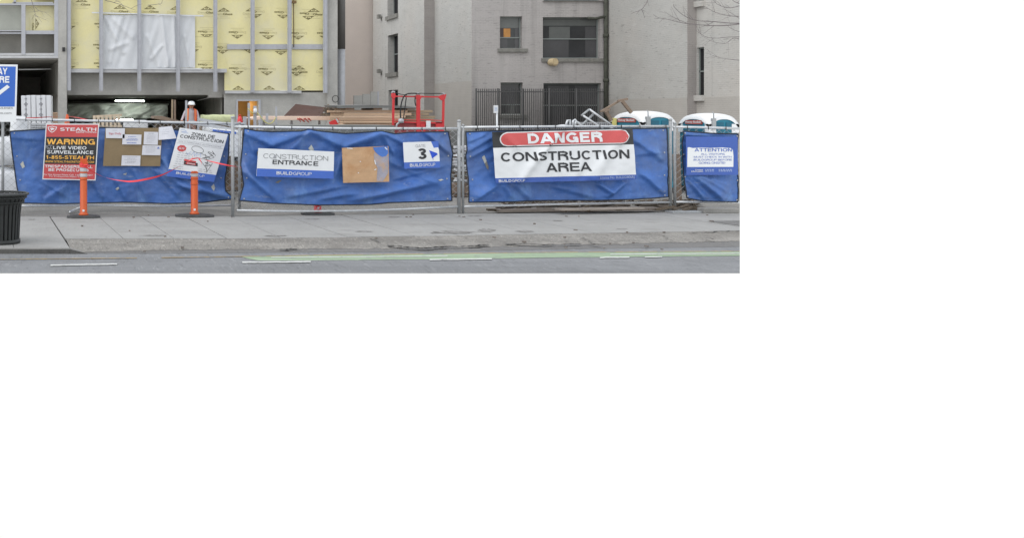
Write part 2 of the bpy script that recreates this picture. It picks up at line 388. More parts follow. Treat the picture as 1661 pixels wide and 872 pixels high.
overlay(m_apron, S(176, 172, 166, 1.2), 1.3, 0.52, 0.68, 0.7, stretch=(0.5, 1.2, 1))
overlay(m_apron, S(92, 90, 86, 1.2), 5, 0.6, 0.7, 0.6, stretch=(0.4, 1.2, 1))
overlay(m_apron, S(198, 194, 186, 1.2), 22, 0.62, 0.7, 0.6)
overlay(m_apron, S(104, 102, 98, 1.2), 24, .56, .64, .6, stretch=(1, .2, 1)); overlay(m_apron, S(190, 186, 178, 1.2), 28, .57, .65, .6, stretch=(1, .2, 1)); overlay(m_apron, S(120, 116, 111, 1.2), 1.6, .5, .66, .65, stretch=(.5, .5, 1))
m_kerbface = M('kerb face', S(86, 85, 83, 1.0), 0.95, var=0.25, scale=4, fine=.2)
m_kerb = M('kerb concrete', S(140, 139, 136, 1.1), 0.9, var=0.15, scale=3, fine=0.12, bump=0.4)
m_site = M('site dirt', S(134, 132, 128, 1.1), 0.95, var=0.22, scale=1.3, fine=0.2, fscale=30, bump=0.8, bscale=25)
m_green = M('bike green', S(160, 182, 152, 1.25), 0.85, var=0.1, scale=3, fine=0.1, bump=0.3, stretch=(0.3, 1, 1))
overlay(m_green, S(200, 220, 192, 1.25), 1.4, 0.5, 0.66, 0.8, stretch=(0.12, 2.2, 1))
overlay(m_green, S(142, 148, 142, 1.25), 9, 0.56, 0.66, 0.8)
m_roadwhite = M('road white', S(218, 220, 218, 1.2), 0.8, var=0.1, scale=5, fine=0.15)
overlay(m_roadwhite, S(150, 152, 153, 1.2), 9, 0.56, 0.66, 0.6, stretch=(1, .3, 1))
m_ochre = M('road ochre', S(190, 165, 118, 1.25), 0.85, var=0.1, scale=5)
overlay(m_ochre, S(145, 144, 142, 1.25), 5, 0.5, 0.6, 0.9)
m_crack = M('crack', (0.06, 0.06, 0.058), 0.95)

m_paint_brick = M('painted brick', S(180, 179, 175), 0.8, var=0.04, scale=0.35, fine=0.05, fscale=14)
overlay(m_paint_brick, S(196, 186, 176), 0.22, 0.45, 0.7, 0.35)
overlay(m_paint_brick, S(120, 118, 114), 1.2, 0.6, 0.75, 0.35, stretch=(1.6, 1.6, 0.12))
overlay(m_paint_brick, S(126, 124, 121), 2.6, 0.59, 0.66, 0.6, stretch=(1, 1, 6)); overlay(m_paint_brick, S(198, 197, 194), 1.7, 0.58, 0.68, 0.5, stretch=(1, 1, 5)); overlay(m_paint_brick, S(140, 137, 132), .35, .55, .75, .4)
bricks(m_paint_brick, S(112, 110, 108), 0.5)
m_brick_grey = M('recessed brick', S(166, 162, 160), 0.82, var=0.06, scale=0.6, fine=0.06, fscale=14)
overlay(m_brick_grey, S(104, 102, 99), 1.0, 0.52, 0.75, 0.55, stretch=(1.8, 1.8, 0.1))
overlay(m_brick_grey, S(110, 108, 106), 2.6, 0.58, 0.66, 0.55, stretch=(1, 1, 6)); overlay(m_brick_grey, S(186, 183, 180), 1.0, .56, .72, .5, stretch=(1.6, 1.6, .15)); overlay(m_brick_grey, S(88, 88, 84), .5, .6, .8, .4)
bricks(m_brick_grey, S(100, 98, 96), 0.55)
m_brick_bare = M('strip brick', S(150, 145, 142), 0.85, var=0.08, scale=1.2)
bricks(m_brick_bare, S(105, 102, 100), 0.7)
m_brick_base = M('base paint', S(174, 170, 164), 0.8, var=0.05, scale=0.8, fine=0.05)
bricks(m_brick_base, S(112, 106, 100), 0.5)
m_pink = M('pink render', S(192, 181, 173), 0.85, var=0.05, scale=0.6, fine=0.04)
bricks(m_pink, S(160, 148, 140), 0.4)
m_conc = M('cast concrete', S(162, 161, 157), 0.85, var=0.14, scale=1.4, fine=0.07, fscale=18, bump=0.15, bscale=20)
overlay(m_conc, S(118, 117, 113), 1.3, 0.55, 0.8, 0.6, stretch=(1, 1, 0.35))
m_conc_dark = M('dark concrete', S(158, 156, 151), 0.9, var=0.2, scale=1.0, fine=0.08)
m_sheath = M('yellow sheathing', S(226, 218, 166, 0.97), 0.8, var=0.05, scale=0.7, fine=0.03, fscale=25)
overlay(m_sheath, S(214, 210, 186, .97), .8, .45, .7, .7)
overlay(m_sheath, S(196, 184, 130, .97), 1.6, .6, .8, .4, stretch=(1, 1, .3))
m_logo = M('logo ink', S(128, 120, 82), 0.8, var=0.1)
m_logo_faint = M('faint ink', S(190, 183, 142), 0.8, var=0.1)
m_galv = M('galvanised', S(170, 172, 176), 0.5, metal=0.25, var=0.1, scale=8, fine=0.1)
m_stud = M('galvanised stud', S(166, 168, 174), 0.6, metal=0.0, var=0.07, scale=6, fine=0.06)
m_ledge = M('steel ledge', S(178, 179, 181), 0.6, metal=0.15, var=0.08, scale=4)
m_plastic = M('white plastic', S(206, 209, 213, 0.95), 0.4, var=0.04, scale=2, fine=0.02)
m_foil = M('foil sheet', S(196, 202, 196, 0.75), 0.35, metal=0.1, var=0.15, scale=2)
m_black = M('black', (0.018, 0.018, 0.02), 0.6)
m_glass = M('window glass', (0.035, 0.037, 0.04), 0.08, var=0.3, scale=0.8, spec=0.5)
m_glass_grey = M('blind behind glass', (0.115, 0.122, 0.118), 0.12, var=0.12, scale=1.5)
m_glass_mid = M('screen behind glass', (0.07, 0.07, 0.074), 0.25, var=0.15, scale=1.0)
m_redcurt = M('dark red curtain', (0.05, 0.022, 0.02), 0.2)
m_glass_dull = M('shaded side glass', (0.03, 0.03, 0.032), 0.6, spec=0.05)
m_frame = M('window frame', S(120, 126, 124), 0.6, var=0.08)
m_sill = M('stone sill', S(122, 121, 116), 0.85, var=0.25, scale=5)
m_moss = M('mossy dark', S(72, 74, 66), 0.9, var=0.3, scale=4)
m_iron = M('iron fence', S(70, 70, 70), 0.6, var=0.15)
m_fwire = M('fence wire', S(168, 170, 172), 0.5, metal=0.4, var=0.1)
m_pipe = M('fence pipe', S(196, 199, 202, 0.9), 0.42, metal=0.45, var=0.1, scale=9, fine=0.08)
m_post = M('weathered post', S(158, 161, 163), 0.5, metal=0.35, var=0.15, scale=6, fine=0.1)
m_tie = M('tie wire', (0.03, 0.03, 0.03), 0.6)
def tarp_mat():
    m = M('blue tarp', S(60, 99, 164, 0.84), 0.5, var=0.14, scale=1.3, fine=0.07, fscale=60, bump=0.6, bscale=7, spec=0.55)
    overlay(m, S(112, 148, 198, 0.9), 1.5, 0.52, 0.74, 0.7, stretch=(1.4, 1, 0.7))
    overlay(m, S(36, 66, 128, 0.9), 2.2, 0.55, 0.7, 0.6)
    overlay(m, S(150, 160, 178, 0.9), 6.0, 0.62, 0.70, 0.4, stretch=(.5, 1, 1.6))
    overlay(m, S(96, 102, 118, 0.9), 0.9, 0.52, 0.78, 0.65)
    overlay(m, S(70, 98, 150, 0.9), 3.0, 0.45, 0.65, 0.6)
    return m
m_tarp = tarp_mat()
m_hem = M('tarp hem', (0.022, 0.03, 0.045), 0.7)
m_white = M('sign white', S(222, 225, 228, 0.98), 0.42, var=0.03, scale=3, fine=0.02)
m_signblue = M('sign blue', S(62, 100, 184, 0.9), 0.42, var=0.05, scale=3)
m_signblue_b = M('banner blue', S(54, 86, 162, 0.9), 0.45, var=0.06, scale=3)
m_payblue = M('parking blue', S(42, 92, 178, 0.9), 0.4, var=0.03)
m_red = M('sign red', S(190, 74, 76, 0.95), 0.42, var=0.04, scale=3)
m_dred = M('danger red', S(198, 84, 84, 0.95), 0.42, var=0.04, scale=2)
m_blk = M('sign black', S(38, 40, 44), 0.4, var=0.1, scale=3)
m_ink = M('black ink', S(42, 44, 48), 0.5, var=0.05)
m_thinink = M('thin ink', S(112, 114, 116), 0.5)
m_greyink = M('grey ink', S(150, 152, 158), 0.6)
m_orangeink = M('orange ink', S(226, 172, 78), 0.5)
m_blueink = M('blue ink', S(84, 108, 176), 0.5)
m_paleblue = M('pale blue ink', S(160, 176, 208), 0.6)
m_pinkink = M('pink ink', S(190, 120, 130), 0.6)
m_ply = M('plywood', S(184, 150, 116), 0.75, var=0.12, scale=2.2, fine=0.08, stretch=(1, 1, 3))
overlay(m_ply, S(160, 112, 66), 2.5, 0.5, 0.72, 0.6)
m_sprayed = M('blue spray', S(72, 112, 184), 0.7, var=0.1, scale=5)
m_sprayfade = M('blue overspray', S(150, 148, 160), 0.75, var=0.1, scale=6, fine=0.1)
overlay(m_sprayfade, S(184, 152, 120), 5, 0.45, 0.65, 0.8)
m_hardboard = M('notice hardboard', S(126, 110, 84), 0.8, var=0.08, scale=4, fine=0.12, fscale=90)
overlay(m_hardboard, S(160, 106, 82), 2.5, 0.58, 0.72, 0.5)
m_paper = M('paper', S(206, 208, 216, 0.98), 0.7, var=0.02)
m_orange = M('post orange', S(204, 88, 34, 1.08), 0.45, var=0.05, scale=5)
m_band = M('reflective band', S(168, 168, 171), 0.35, var=0.06, scale=12)
m_rubber = M('rubber base', S(74, 75, 76), 0.8, var=0.2, scale=8)
m_tape = M('red tape', S(222, 66, 70), 0.4, var=0.08, scale=4)
m_strap = M('faded strap', S(190, 96, 86), .7)
m_bin = M('bin metal', S(36, 39, 39), 0.5, metal=0.0, var=0.2, scale=6, fine=0.1)
m_liner = M('bin liner', (0.01, 0.01, 0.011), 0.6)
m_teal = M('toilet teal', S(30, 122, 146), 0.5, var=0.08, scale=2)
m_tealdark = M('toilet dark teal', S(20, 92, 114), 0.5, var=0.1)
m_plate = M('toilet plate', S(166, 84, 76), .5)
m_roofwhite = M('toilet roof', S(230, 232, 234, 1.0), 0.4, var=0.03)
m_redlift = M('red lift paint', S(196, 52, 56), 0.5, var=0.08, scale=3, fine=0.06)
m_lumber = [M('lumber a', S(196, 170, 143), 0.8, var=0.1, scale=3, stretch=(0.4, 1, 4)), M('lumber b', S(180, 153, 128), 0.8, var=0.12, scale=3, stretch=(0.4, 1, 4)),
            M('lumber c', S(204, 178, 152), 0.8, var=0.1, scale=3, stretch=(0.4, 1, 4)), M('lumber old', S(150, 134, 112), 0.85, var=0.15, scale=3, stretch=(0.4, 1, 4))]
m_greysheet = M('grey wet sheet', S(108, 110, 108), 0.7, var=0.15, scale=2)
m_rustply = M('brown form ply', S(70, 42, 30), 0.6, var=0.12, scale=1.4)
overlay(m_rustply, S(48, 32, 26), 1.2, 0.5, 0.75, 0.7)
m_pinkply = M('pale plank', S(226, 202, 184), 0.75, var=0.05, scale=3)
m_scrap = M('scrap wood', S(90, 80, 69), 0.9, var=0.35, scale=5)
m_wood = M('old timber', S(128, 112, 98), 0.85, var=0.15, scale=4, stretch=(1, 1, 4))
m_greywood = M('grey plank', S(112, 104, 98), .9, var=.2, scale=3)
m_greywood2 = M('worn plank', S(146, 138, 130), .9, var=.15, scale=3)
m_pallet = M('pallet wood', S(198, 182, 160), 0.85, var=0.12, scale=5)
m_insul = M('green insulation', S(180, 186, 146), 0.85, var=0.18, scale=6, fine=0.1)
m_skin = M('skin', S(176, 126, 102), 0.6)
m_shirt = M('grey shirt', S(176, 172, 178), 0.85, var=0.1, scale=8)
m_trouser = M('work trousers', S(140, 110, 100), 0.85, var=0.1)
m_vest = M('hi vis', S(250, 100, 60), 0.6, var=0.06)
m_bark = M('bark', S(112, 106, 106), 0.85, var=0.15, scale=6)
m_lit = M('tube light', (0.9, 0.95, 0.9), 0.5, emit=(0.95, 1.0, 0.9), estr=26.0)
m_lampwin = M('lit room', S(150, 104, 52), 0.5, var=.2, scale=6, emit=(0.5, 0.25, 0.07), estr=0.22)
m_cream = M('cream lamp', S(186, 168, 134), 0.5, var=0.08)
m_yellow = M('yellow notice', S(196, 190, 116), 0.6)

# ------------------------------------------------------------------ ground: street side to building line
RAY = 1200.0                                             # where the built ground stops
def poly(name, pp, z, mat, y_as_px=True):
    mb = MB(); mb.face([gnd(x, y, z) for x, y in pp]); o = mb.build(name, mat, recalc=False)
    if o.data.polygons[0].normal.z < 0: o.data.flip_normals()
    return structure(o)
BACK = [(-260, 352), (81, 351.5), (300, 351), (554, 348.5), (800, 346), (1046, 345), (RAY, 344)]
FRONT = [(-260, 388), (111, 387), (370, 386.5), (560, 384.5), (740, 381.5), (900, 379), (1050, 376.5), (RAY, 373.6)]
def interp(tab, x):
    for (a, b), (c, d) in zip(tab[:-1], tab[1:]):
        if a <= x <= c: return b + (d - b) * (x - a) / (c - a)
    return tab[0][1] if x < tab[0][0] else tab[-1][1]
# site ground behind the walk, gently uneven
def site_fn(u, v):
    x0 = -260 + (RAY + 260) * u
    p0 = gnd(x0, interp(BACK, x0) - 0.2, -0.02)
    Y = p0.y + (64 - p0.y) * v ** 1.6
    X = (x0 - CX) * Y / F
    z = -0.02 + (0.05 * noise.noise(Vector((X * 0.8, Y * 0.8, 3))) + 0.025 * noise.noise(Vector((X * 3, Y * 3, 1)))) * min(1, v * 8)
    return Vector((X, Y, z))
mb = MB(); mb.grid(site_fn, 150, 110); structure(mb.build('ground', m_site, recalc=False))
poly('subsoil', [(-260, 344), (RAY, 343), (RAY, 439), (-260, 439)], -0.13, m_joint)
# bed under the walk (shows in the joints)
poly('walk_bed', BACK + [(x, y + 1.0) for x, y in reversed(FRONT)], -0.03, m_joint)
# walk slabs
VX, VY = -33.0, 180.0
def jx(xb, y):                                           # joint line through (xb, back edge) towards its vanishing point
    yb = interp(BACK, xb); return VX + (xb - VX) * (y - VY) / (yb - VY)
joints = [(-250, .5), (-190, 1), (-120, .5), (-55, .7), (10, .5), (81, 1.7), (160, .6), (228, .7), (299, 1.6), (372, .6), (462, .4), (554, 1.3), (640, .45), (722, .4), (804, 1.0), (890, .4), (966, .4), (1046, 1.6)]
mb = MB()
def front_at(xb):
    x = xb
    for _ in range(12): x = jx(xb, interp(FRONT, x))
    return x
def slab(b0, b1, g0, g1, yadd=0.0):
    f0, f1 = front_at(b0), front_at(b1)
    bl = Vector(gnd(b0, interp(BACK, b0))); br = Vector(gnd(min(b1, RAY), interp(BACK, b1)))
    fl = Vector(gnd(f0, interp(FRONT, f0))); fr = Vector(gnd(f1, interp(FRONT, f1)))
    hx = Vector((0.008, 0, 0))
    pts = [bl + hx * g0, br - hx * g1, fr - hx * g1, fl + hx * g0]
    return pts
for (b0, g0), (b1, g1) in zip(joints[:-1], joints[1:]):
    f1 = front_at(b1)
    pts = slab(b0, b1, g0, g1)
    if f1 > RAY + 1:                                     # the walk stops at the end of the built ground
        yb = interp(BACK, b1); ycut = VY + (RAY - VX) / (b1 - VX) * (yb - VY)
        pts = [pts[0], pts[1], gnd(RAY, ycut)] + ([gnd(RAY, interp(FRONT, RAY))] if front_at(b0) < RAY else []) + [pts[3]]
    if b1 <= 81:                                         # these slabs run on to the kerb
        e0 = gnd(jx(b0, 402), 402) + Vector((.008 * g0, 0, 0)); e1 = gnd(jx(b1, 402), 402) - Vector((.008 * g1, 0, 0))
        pts = [pts[0], pts[1], e1, e0]
    mb.prism([p + Vector((0, 0, rnd.uniform(-.003, .003))) for p in pts], (0, 0, -0.12 if b1 <= 81 else -0.028))
yb = 345.0; ycut = VY + (RAY - VX) / (1046 - VX) * (yb - VY)
mb.prism([gnd(1046, yb) + Vector((.012, 0, 0)), gnd(RAY, 344), gnd(RAY, ycut - .8)], (0, 0, -0.028))
structure(mb.build('sidewalk', m_concrete_walk))
# dark asphalt patch and stains at the right end of the walk
poly('walk_patch', [(1147, 358.2), (1200, 357.5), (1200, 366), (1176, 362.6)], 0.006, m_gutter)
# apron of exposed aggregate sloping down to the road
EDGE = [(120, 409), (180, 407.5), (250, 406), (330, 405), (430, 404), (520, 403), (600, 403.5), (680, 401.5), (760, 400.5), (850, 399), (920, 395.5), (975, 397), (1050, 394), (1120, 392.5), (RAY, 391)]
ROADZ = -0.07
mb = MB()
N = 160
def ap(u, v):
    x0 = 113 + (RAY - 113) * u
    x0 = 106.5 + (RAY - 106.5) * u; a = gnd(x0, interp(FRONT, x0) + 0.25, 0.0); x0 = 117 + (RAY - 117) * u
    ye = interp(EDGE, x0) + (1.8 * noise.noise(Vector((x0 * 0.05, 0, 0))) + 1.3 * noise.noise(Vector((x0 * .17, 5, 0)))) * min(1, u * 8)
    b = gnd(x0, ye, ROADZ + 0.006)
    p = a.lerp(b, v); p.z += (0.012 * noise.noise(Vector((p.x * 2.2, p.y * 3, 0))) + .006 * noise.noise(Vector((p.x * 9, p.y * 9, 0)))) * sin(pi * v)
    return p
mb.grid(ap, 420, 20); structure(mb.build('driveway_apron', m_apron, recalc=False))
# kerb at the left, dying into the apron
mb = MB()
kl = [gnd(-260, 402), gnd(104, 402)]
kf = Vector((0, -0.02, 0))
k0, k1 = gnd(-260, 402), gnd(114, 402)
Yk = k0.y
mb.box((k0.x, Yk - .115, -.1), (k1.x, Yk, .0015)); mb.prism([Vector((k0.x, Yk - .115, -.001)), Vector((k0.x, Yk - .125, -.012)), Vector((k0.x, Yk - .135, -.16)), Vector((k0.x, Yk - .115, -.16))], (k1.x - k0.x, 0, 0), 1)
A1, A2, A3 = Vector((k1.x + .002, Yk, .0)), Vector((k1.x + .002, Yk - .135, 0)), Vector((k1.x + .002, Yk - .16, -.14))
B1 = gnd(142, 411, ROADZ + .006); B2 = gnd(127, 404, -.035)
mb.raw([A1, A2, B1, B2], [(0, 1, 2, 3)], 0); mb.raw([A2, A3, B1 - Vector((0, 0, .08)), B1], [(0, 1, 2, 3)], 1)
structure(mb.build('kerb', [m_kerb, m_kerbface]))
# road
poly('road', [(-260, 404), (RAY, 386), (RAY, 443.2), (-260, 443.2)], ROADZ, m_asphalt)
poly('gutter', [(-260, 411), (112, 410.5), (135, 411), (250, 411), (430, 409.5), (600, 408.5), (760, 407), (900, 404), (1050, 402), (RAY, 400), (RAY, 388), (900, 392), (500, 398), (140, 404), (-260, 404)], ROADZ + 0.0025, m_gutter)
LY = [(-260, 421), (0, 420), (230, 417.9), (360, 416), (540, 413.2), (720, 411), (900, 408.8), (RAY, 407)]
mb = MB()
def strip(tab, x0, x1, up, dn, z, n=40, jit=0.0):
    L = []
    for i in range(n + 1):
        x = x0 + (x1 - x0) * i / n; y = interp(tab, x) if isinstance(tab, list) else tab(x)
        j = jit * noise.noise(Vector((x * .15, 3.3, 0)))
        L.append((gnd(x, y - up + j, z), gnd(x, y + dn + j, z)))
    for a, b in zip(L[:-1], L[1:]): mb.face([a[0], a[1], b[1], b[0]])
strip(LY, -260, 222, .4, .5, ROADZ + .008); strip(LY, 262, RAY, .4, .5, ROADZ + .008)
structure(mb.build('ochre_line', m_ochre, recalc=False))
mb = MB()
GT = [(392, 415.9), (540, 413.9), (720, 411.8), (900, 409.6), (RAY, 407.8)]; GB = [(392, 416.2), (415, 422.2), (540, 421.6), (720, 420), (900, 417.3), (RAY, 414.6)]
n = 60; L = []
for i in range(n + 1):
    x = 392 + (RAY - 392) * i / n
    L.append((gnd(x, interp(GT, x), ROADZ + .005), gnd(x, interp(GB, x) + .5 * noise.noise(Vector((x * .08, 0, 7))), ROADZ + .005)))
for a, b in zip(L[:-1], L[1:]): mb.face([a[0], a[1], b[1], b[0]])
structure(mb.build('bike_lane_paint', m_green, recalc=False))
for x0, y0, x1, y1, h in ((82, 429.8, 190, 427.8, 1.0), (393, 425.2, 504, 423.9, 1.1), (697, 420.9, 798, 419.4, .9), (973, 417.4, 1021, 416.9, .9), (1046, 416.7, 1074, 416.2, .7)):
    mb = MB(); strip(lambda x: y0 + (y1 - y0) * (x - x0) / (x1 - x0), x0, x1, h, h, ROADZ + .011, 20, .4)
    structure(mb.build('lane_dash', m_roadwhite, recalc=False))
# pale worn streaks in the lane and on the road
for pts in ([(440, 417.2), (560, 416.4), (700, 415.2), (726, 414.6)], [(990, 412.3), (1080, 411.4), (1199, 410.6)]):
    mb = MB(); strip(pts, pts[0][0], pts[-1][0], .55, .55, ROADZ + .009, 30, .3)
    structure(mb.build('paint_streak', m_roadwhite, recalc=False))
# cracks in apron and road
mb = MB()
def crack(pts, z, wd):
    P = [gnd(x, y, z) for x, y in pts]; Q = []
    for a, b in zip(P[:-1], P[1:]):
        for k in range(6):
            q = a.lerp(b, k / 6); q += Vector((rnd.uniform(-.03, .03), rnd.uniform(-.05, .05), 0)); Q.append(q)
    Q.append(P[-1])
    for a, b in zip(Q[:-1], Q[1:]):
        ww = wd * rnd.uniform(.4, 1.2); d = Vector((0, ww, 0)); e = Vector((ww * .6, 0, 0))
        mb.face([a - d - e, b - d + e, b + d + e, a + d - e])
crack([(629, 397.5), (660, 400.6), (684, 402.2), (720, 399.6), (760, 398.6), (790, 396.5)], -.035, .045)
crack([(459, 405.0), (472, 403.5), (480, 403.2)], -.05, .03)
crack([(942, 383), (951, 389), (960, 395), (975, 396)], -.02, .03)
crack([(1062, 377.5), (1078, 383.5), (1092, 391)], -.02, .03); crack([(1132, 377), (1146, 385), (1160, 389)], -.02, .03)
crack([(824, 394.6), (880, 396.8), (940, 395.2)], -.035, .04)
crack([(590, 384), (604, 387.5), (616, 394)], -.012, .025)
crack([(1116, 376.6), (1160, 375.3), (1199, 374)], .004, .018)
structure(mb.build('pavement_cracks', m_crack, recalc=False))

# stains on the walk and apron
m_stain = M('pavement stain', S(130, 128, 125, 1.2), .8, var=.12, scale=3, fine=.12)
overlay(m_stain, S(166, 165, 163, 1.2), 9, .5, .6, .9, stretch=(1, .25, 1))
r4 = random.Random(21)
for cx_, cy_, rx_, ry_, z_ in ((735, 376.5, 36, 3.0, .005), (788, 373.5, 16, 3.2, .005), (851, 375, 15, 2.0, .005), (590, 375.2, 18, 1.4, .005), (445, 382, 22, 1.1, .005), (250, 381.5, 22, 1.2, .005), (52, 355.6, 7, .8, .005), (300, 354, 8, .7, .005), (508, 355, 14, .8, .005), (640, 351.5, 12, .8, .005), (905, 357.5, 9, .7, .005), (770, 350, 14, .8, .005), (1010, 371, 10, .8, .005)):
    mb = MB(); n = 22
    mb.raw([gnd(cx_ + rx_ * cos(2 * pi * k / n) * r4.uniform(.55, 1.15), cy_ + ry_ * sin(2 * pi * k / n) * r4.uniform(.5, 1.2), z_) for k in range(n)], [tuple(range(n))]); structure(mb.build('pavement_stain', m_stain, recalc=False))
m_bits = M('litter bits', S(112, 104, 98), .9, var=.3, scale=9)
mb = MB()
for k in range(42):
    x = r4.uniform(0, 1190); y = r4.choice((r4.uniform(347, 352), r4.uniform(350, 386), r4.uniform(388, 408))); p = gnd(x, y, .012 if y < 386 else -.03); d = r4.uniform(.005, .016)
    mb.box((p.x - d * 1.5, p.y - d * 2, p.z - .012), (p.x + d * 1.5, p.y + d * 2, p.z + r4.uniform(.0, .012)))
o = mb.build('street_litter', m_bits); o['kind'] = 'stuff'; tag(o, 'small scraps of litter and dry leaf bits strewn on the pavement', 'litter')
# ------------------------------------------------------------------ fence line
def FY(px): return 19.918 / (1 - 0.14 * (px - 150) / F)
def AY(px): return 21.4
def fence_panel(label, Yf, top, bot, posts, mesh, name='fence_panel', pipes=2):
    """top/bot rails as pixel paths, posts (x, ytop, ybottom, r, material), chain mesh rectangle (x0,y0,x1,y1)"""
    x0 = posts[0][0]; root = thing(name, label, 'fence panel', at(x0, posts[0][2], Yf(x0)), 'temporary fence panels along the site')
    mb = MB(); mb.tube([at(x, y, Yf(x)) for x, y in top], 0.026, 10); mb.build('top_rail', m_pipe, root)
    mb = MB(); mb.tube([at(x, y, Yf(x)) for x, y in bot], 0.023, 10); mb.build('bottom_rail', m_pipe, root)
    for (x, ya, yb_, r, mt) in posts:
        mb = MB(); a = at(x, ya, Yf(x)); b = at(x, yb_, Yf(x)); b.x = a.x if abs(b.x - a.x) < .02 else b.x
        mb.tube([b, a], r, 12); mb.lathe(a, [(r * 1.15, -0.02), (r * 1.15, .004), (r * .6, .02), (0, .024)], 12)
        mb.build('post', mt, root)
    mb = MB(); xa, ya, xb, yb_ = mesh; p = 10.5; sl = 0.86
    wY = lambda x: Yf(x) + 0.02
    def clipline(c, sgn):
        pts = []
        for x in (xa, xb):
            y = sgn * sl * (x - xa) + c
            if ya <= y <= yb_: pts.append((x, y))
        for y in (ya, yb_):
            x = (y - c) / (sgn * sl) + xa
            if xa < x < xb: pts.append((x, y))
        return pts[:2] if len(pts) >= 2 else None
    hh = yb_ - ya; ww = (xb - xa) * sl
    c = ya - ww
    while c < yb_:
        q = clipline(c, 1)
        if q: mb.tube([at(*q[0], wY(q[0][0])), at(*q[1], wY(q[1][0]))], 0.0035, 3, cap=False)
        c += p
    c = ya
    while c < yb_ + ww:
        q = clipline(c, -1)
        if q: mb.tube([at(*q[0], wY(q[0][0]) + .006), at(*q[1], wY(q[1][0]) + .006)], 0.0035, 3, cap=False)
        c += p
    mb.build('chain_link_mesh', m_fwire, root)
    x = xa + 18                                          # wire ties round the top rail
    while x < xb:
        y = interp(top, x); mb = MB(); mb.tube([at(x, y - 3, Yf(x) - .028), at(x + .4, y + 3.5, Yf(x) - .03)], 0.008, 5); mb.build('wire_tie', m_tie, root); x += rnd.uniform(26, 44)
    return root
fence_panel('chain link fence panel carrying the surveillance sign and notice board', AY, [(-60, 192), (27, 193.5), (200, 197), (396, 201)], [(-60, 335), (141, 333), (270, 334.5), (381, 333)],
            [(-58, 190, 345, .03, m_post), (388.5, 199, 343, .03, m_post)], (-56, 196, 386, 333))
fence_panel('gate fence panel carrying the entrance sign and plywood square', FY, [(376, 205.5), (560, 208.5), (745, 208.5)], [(384, 341), (470, 342.6), (560, 342), (650, 339.5), (744, 335)],
            [(377.5, 190, 352.2, .034, m_post), (744.5, 196, 346.5, .034, m_post)], (384, 209, 742, 340))
fence_panel('fence panel carrying the big danger banner', FY, [(748, 206.5), (900, 205.5), (1088, 205)], [(752, 335), (900, 331.5), (1090, 328)],
            [(751, 203, 346.5, .026, m_post), (1087.5, 194, 341, .03, m_post)], (756, 209, 1084, 331))
fence_panel('fence panel carrying the blue visitor notice', FY, [(1092, 206), (1150, 207), (1199, 208.6)], [(1094, 327.5), (1199, 328)],
            [(1094.5, 200, 341, .028, m_post)], (1097, 208, 1199, 327))

# tarps ------------------------------------------------------------------
def tarp(label, Yf, top, bot, left, right, folds, seed, nu=170, nv=80, amp=0.045):
    """top/bot: pixel polylines along x; left/right: polylines (x,y) along y. folds: (x1,y1,x2,y2,height,width px)"""
    tl, tr = top[0], top[-1]
    lt = [(y, x) for x, y in left]; rt = [(y, x) for x, y in right]
    def disp(x, y):
        d = 0.0
        for x1, y1, x2, y2, h, wd in folds:
            ax, ay = x2 - x1, y2 - y1; L2 = ax * ax + ay * ay
            t = ((x - x1) * ax + (y - y1) * ay) / L2
            tc_ = min(1.15, max(-.15, t)); qx, qy = x1 + ax * tc_, y1 + ay * tc_
            s = (x - qx) * ay - (y - qy) * ax
            dd = sqrt((x - qx) ** 2 + (y - qy) ** 2)
            fade = min(1, max(0, (t + .15) / .25)) * min(1, max(0, (1.15 - t) / .35))
            g = exp(-(dd / wd) ** 2) if s > 0 else exp(-(dd / (wd * .45)) ** 2)
            d += 0.95 * h * g * fade
        v1 = Vector((x * .011 + seed, y * .018, 0)); d += amp * noise.noise(v1)
        v2 = Vector((x * .035 + seed, y * .05 + x * .02, 4)); d += amp * .38 * noise.noise(v2)
        v3 = Vector((x * .09 + y * .05, y * .12 - x * .03, seed)); d += amp * .2 * noise.noise(v3)
        d += .018 * abs(noise.noise(Vector((x * .045 + y * .03 + seed, y * .05 - x * .015, 7)))) + .006 * abs(noise.noise(Vector((x * .15 - y * .05, y * .14 + x * .04, seed))))
        return d
    def pix(u, v):
        xt = top[0][0] + (top[-1][0] - top[0][0]) * u; xb = bot[0][0] + (bot[-1][0] - bot[0][0]) * u
        yt, yb_ = interp(top, xt), interp(bot, xb)
        y = yt + (yb_ - yt) * v
        yl = left[0][1] + (left[-1][1] - left[0][1]) * v; yr = right[0][1] + (right[-1][1] - right[0][1]) * v
        xl, xr = interp(lt, yl), interp(rt, yr)
        return xl + (xr - xl) * u, y
    def fn(u, v, lift=0.0):
        x, y = pix(u, v); p = at(x, y, Yf(x) - 0.075)
        p.y -= disp(x, y) + lift; return p
    mb = MB(); mb.grid(fn, nu, nv)
    root = mb.build('tarpaulin', m_tarp, recalc=False)
    tag(root, label, 'tarpaulin', 'blue tarps on the site fence')
    mb = MB()
    for seq in ([(i / 90, 0) for i in range(91)], [(i / 90, 1) for i in range(91)], [(0, i / 50) for i in range(51)], [(1, i / 50) for i in range(51)]):
        mb.tube([fn(u, v, .004) for u, v in seq], 0.013, 5)
    mb.build('hem', m_hem, root)
    for (u, v) in [(.02, .03), (.98, .03), (.02, .97), (.98, .97), (.02, .35), (.02, .68), (.98, .35), (.98, .68)]:
        p = fn(u, v, .008); g = MB(); g.tube([p, p + Vector((0, -.006, 0))], .015, 8); g.build('grommet', m_galv, root)
    return fn
random.seed(3)
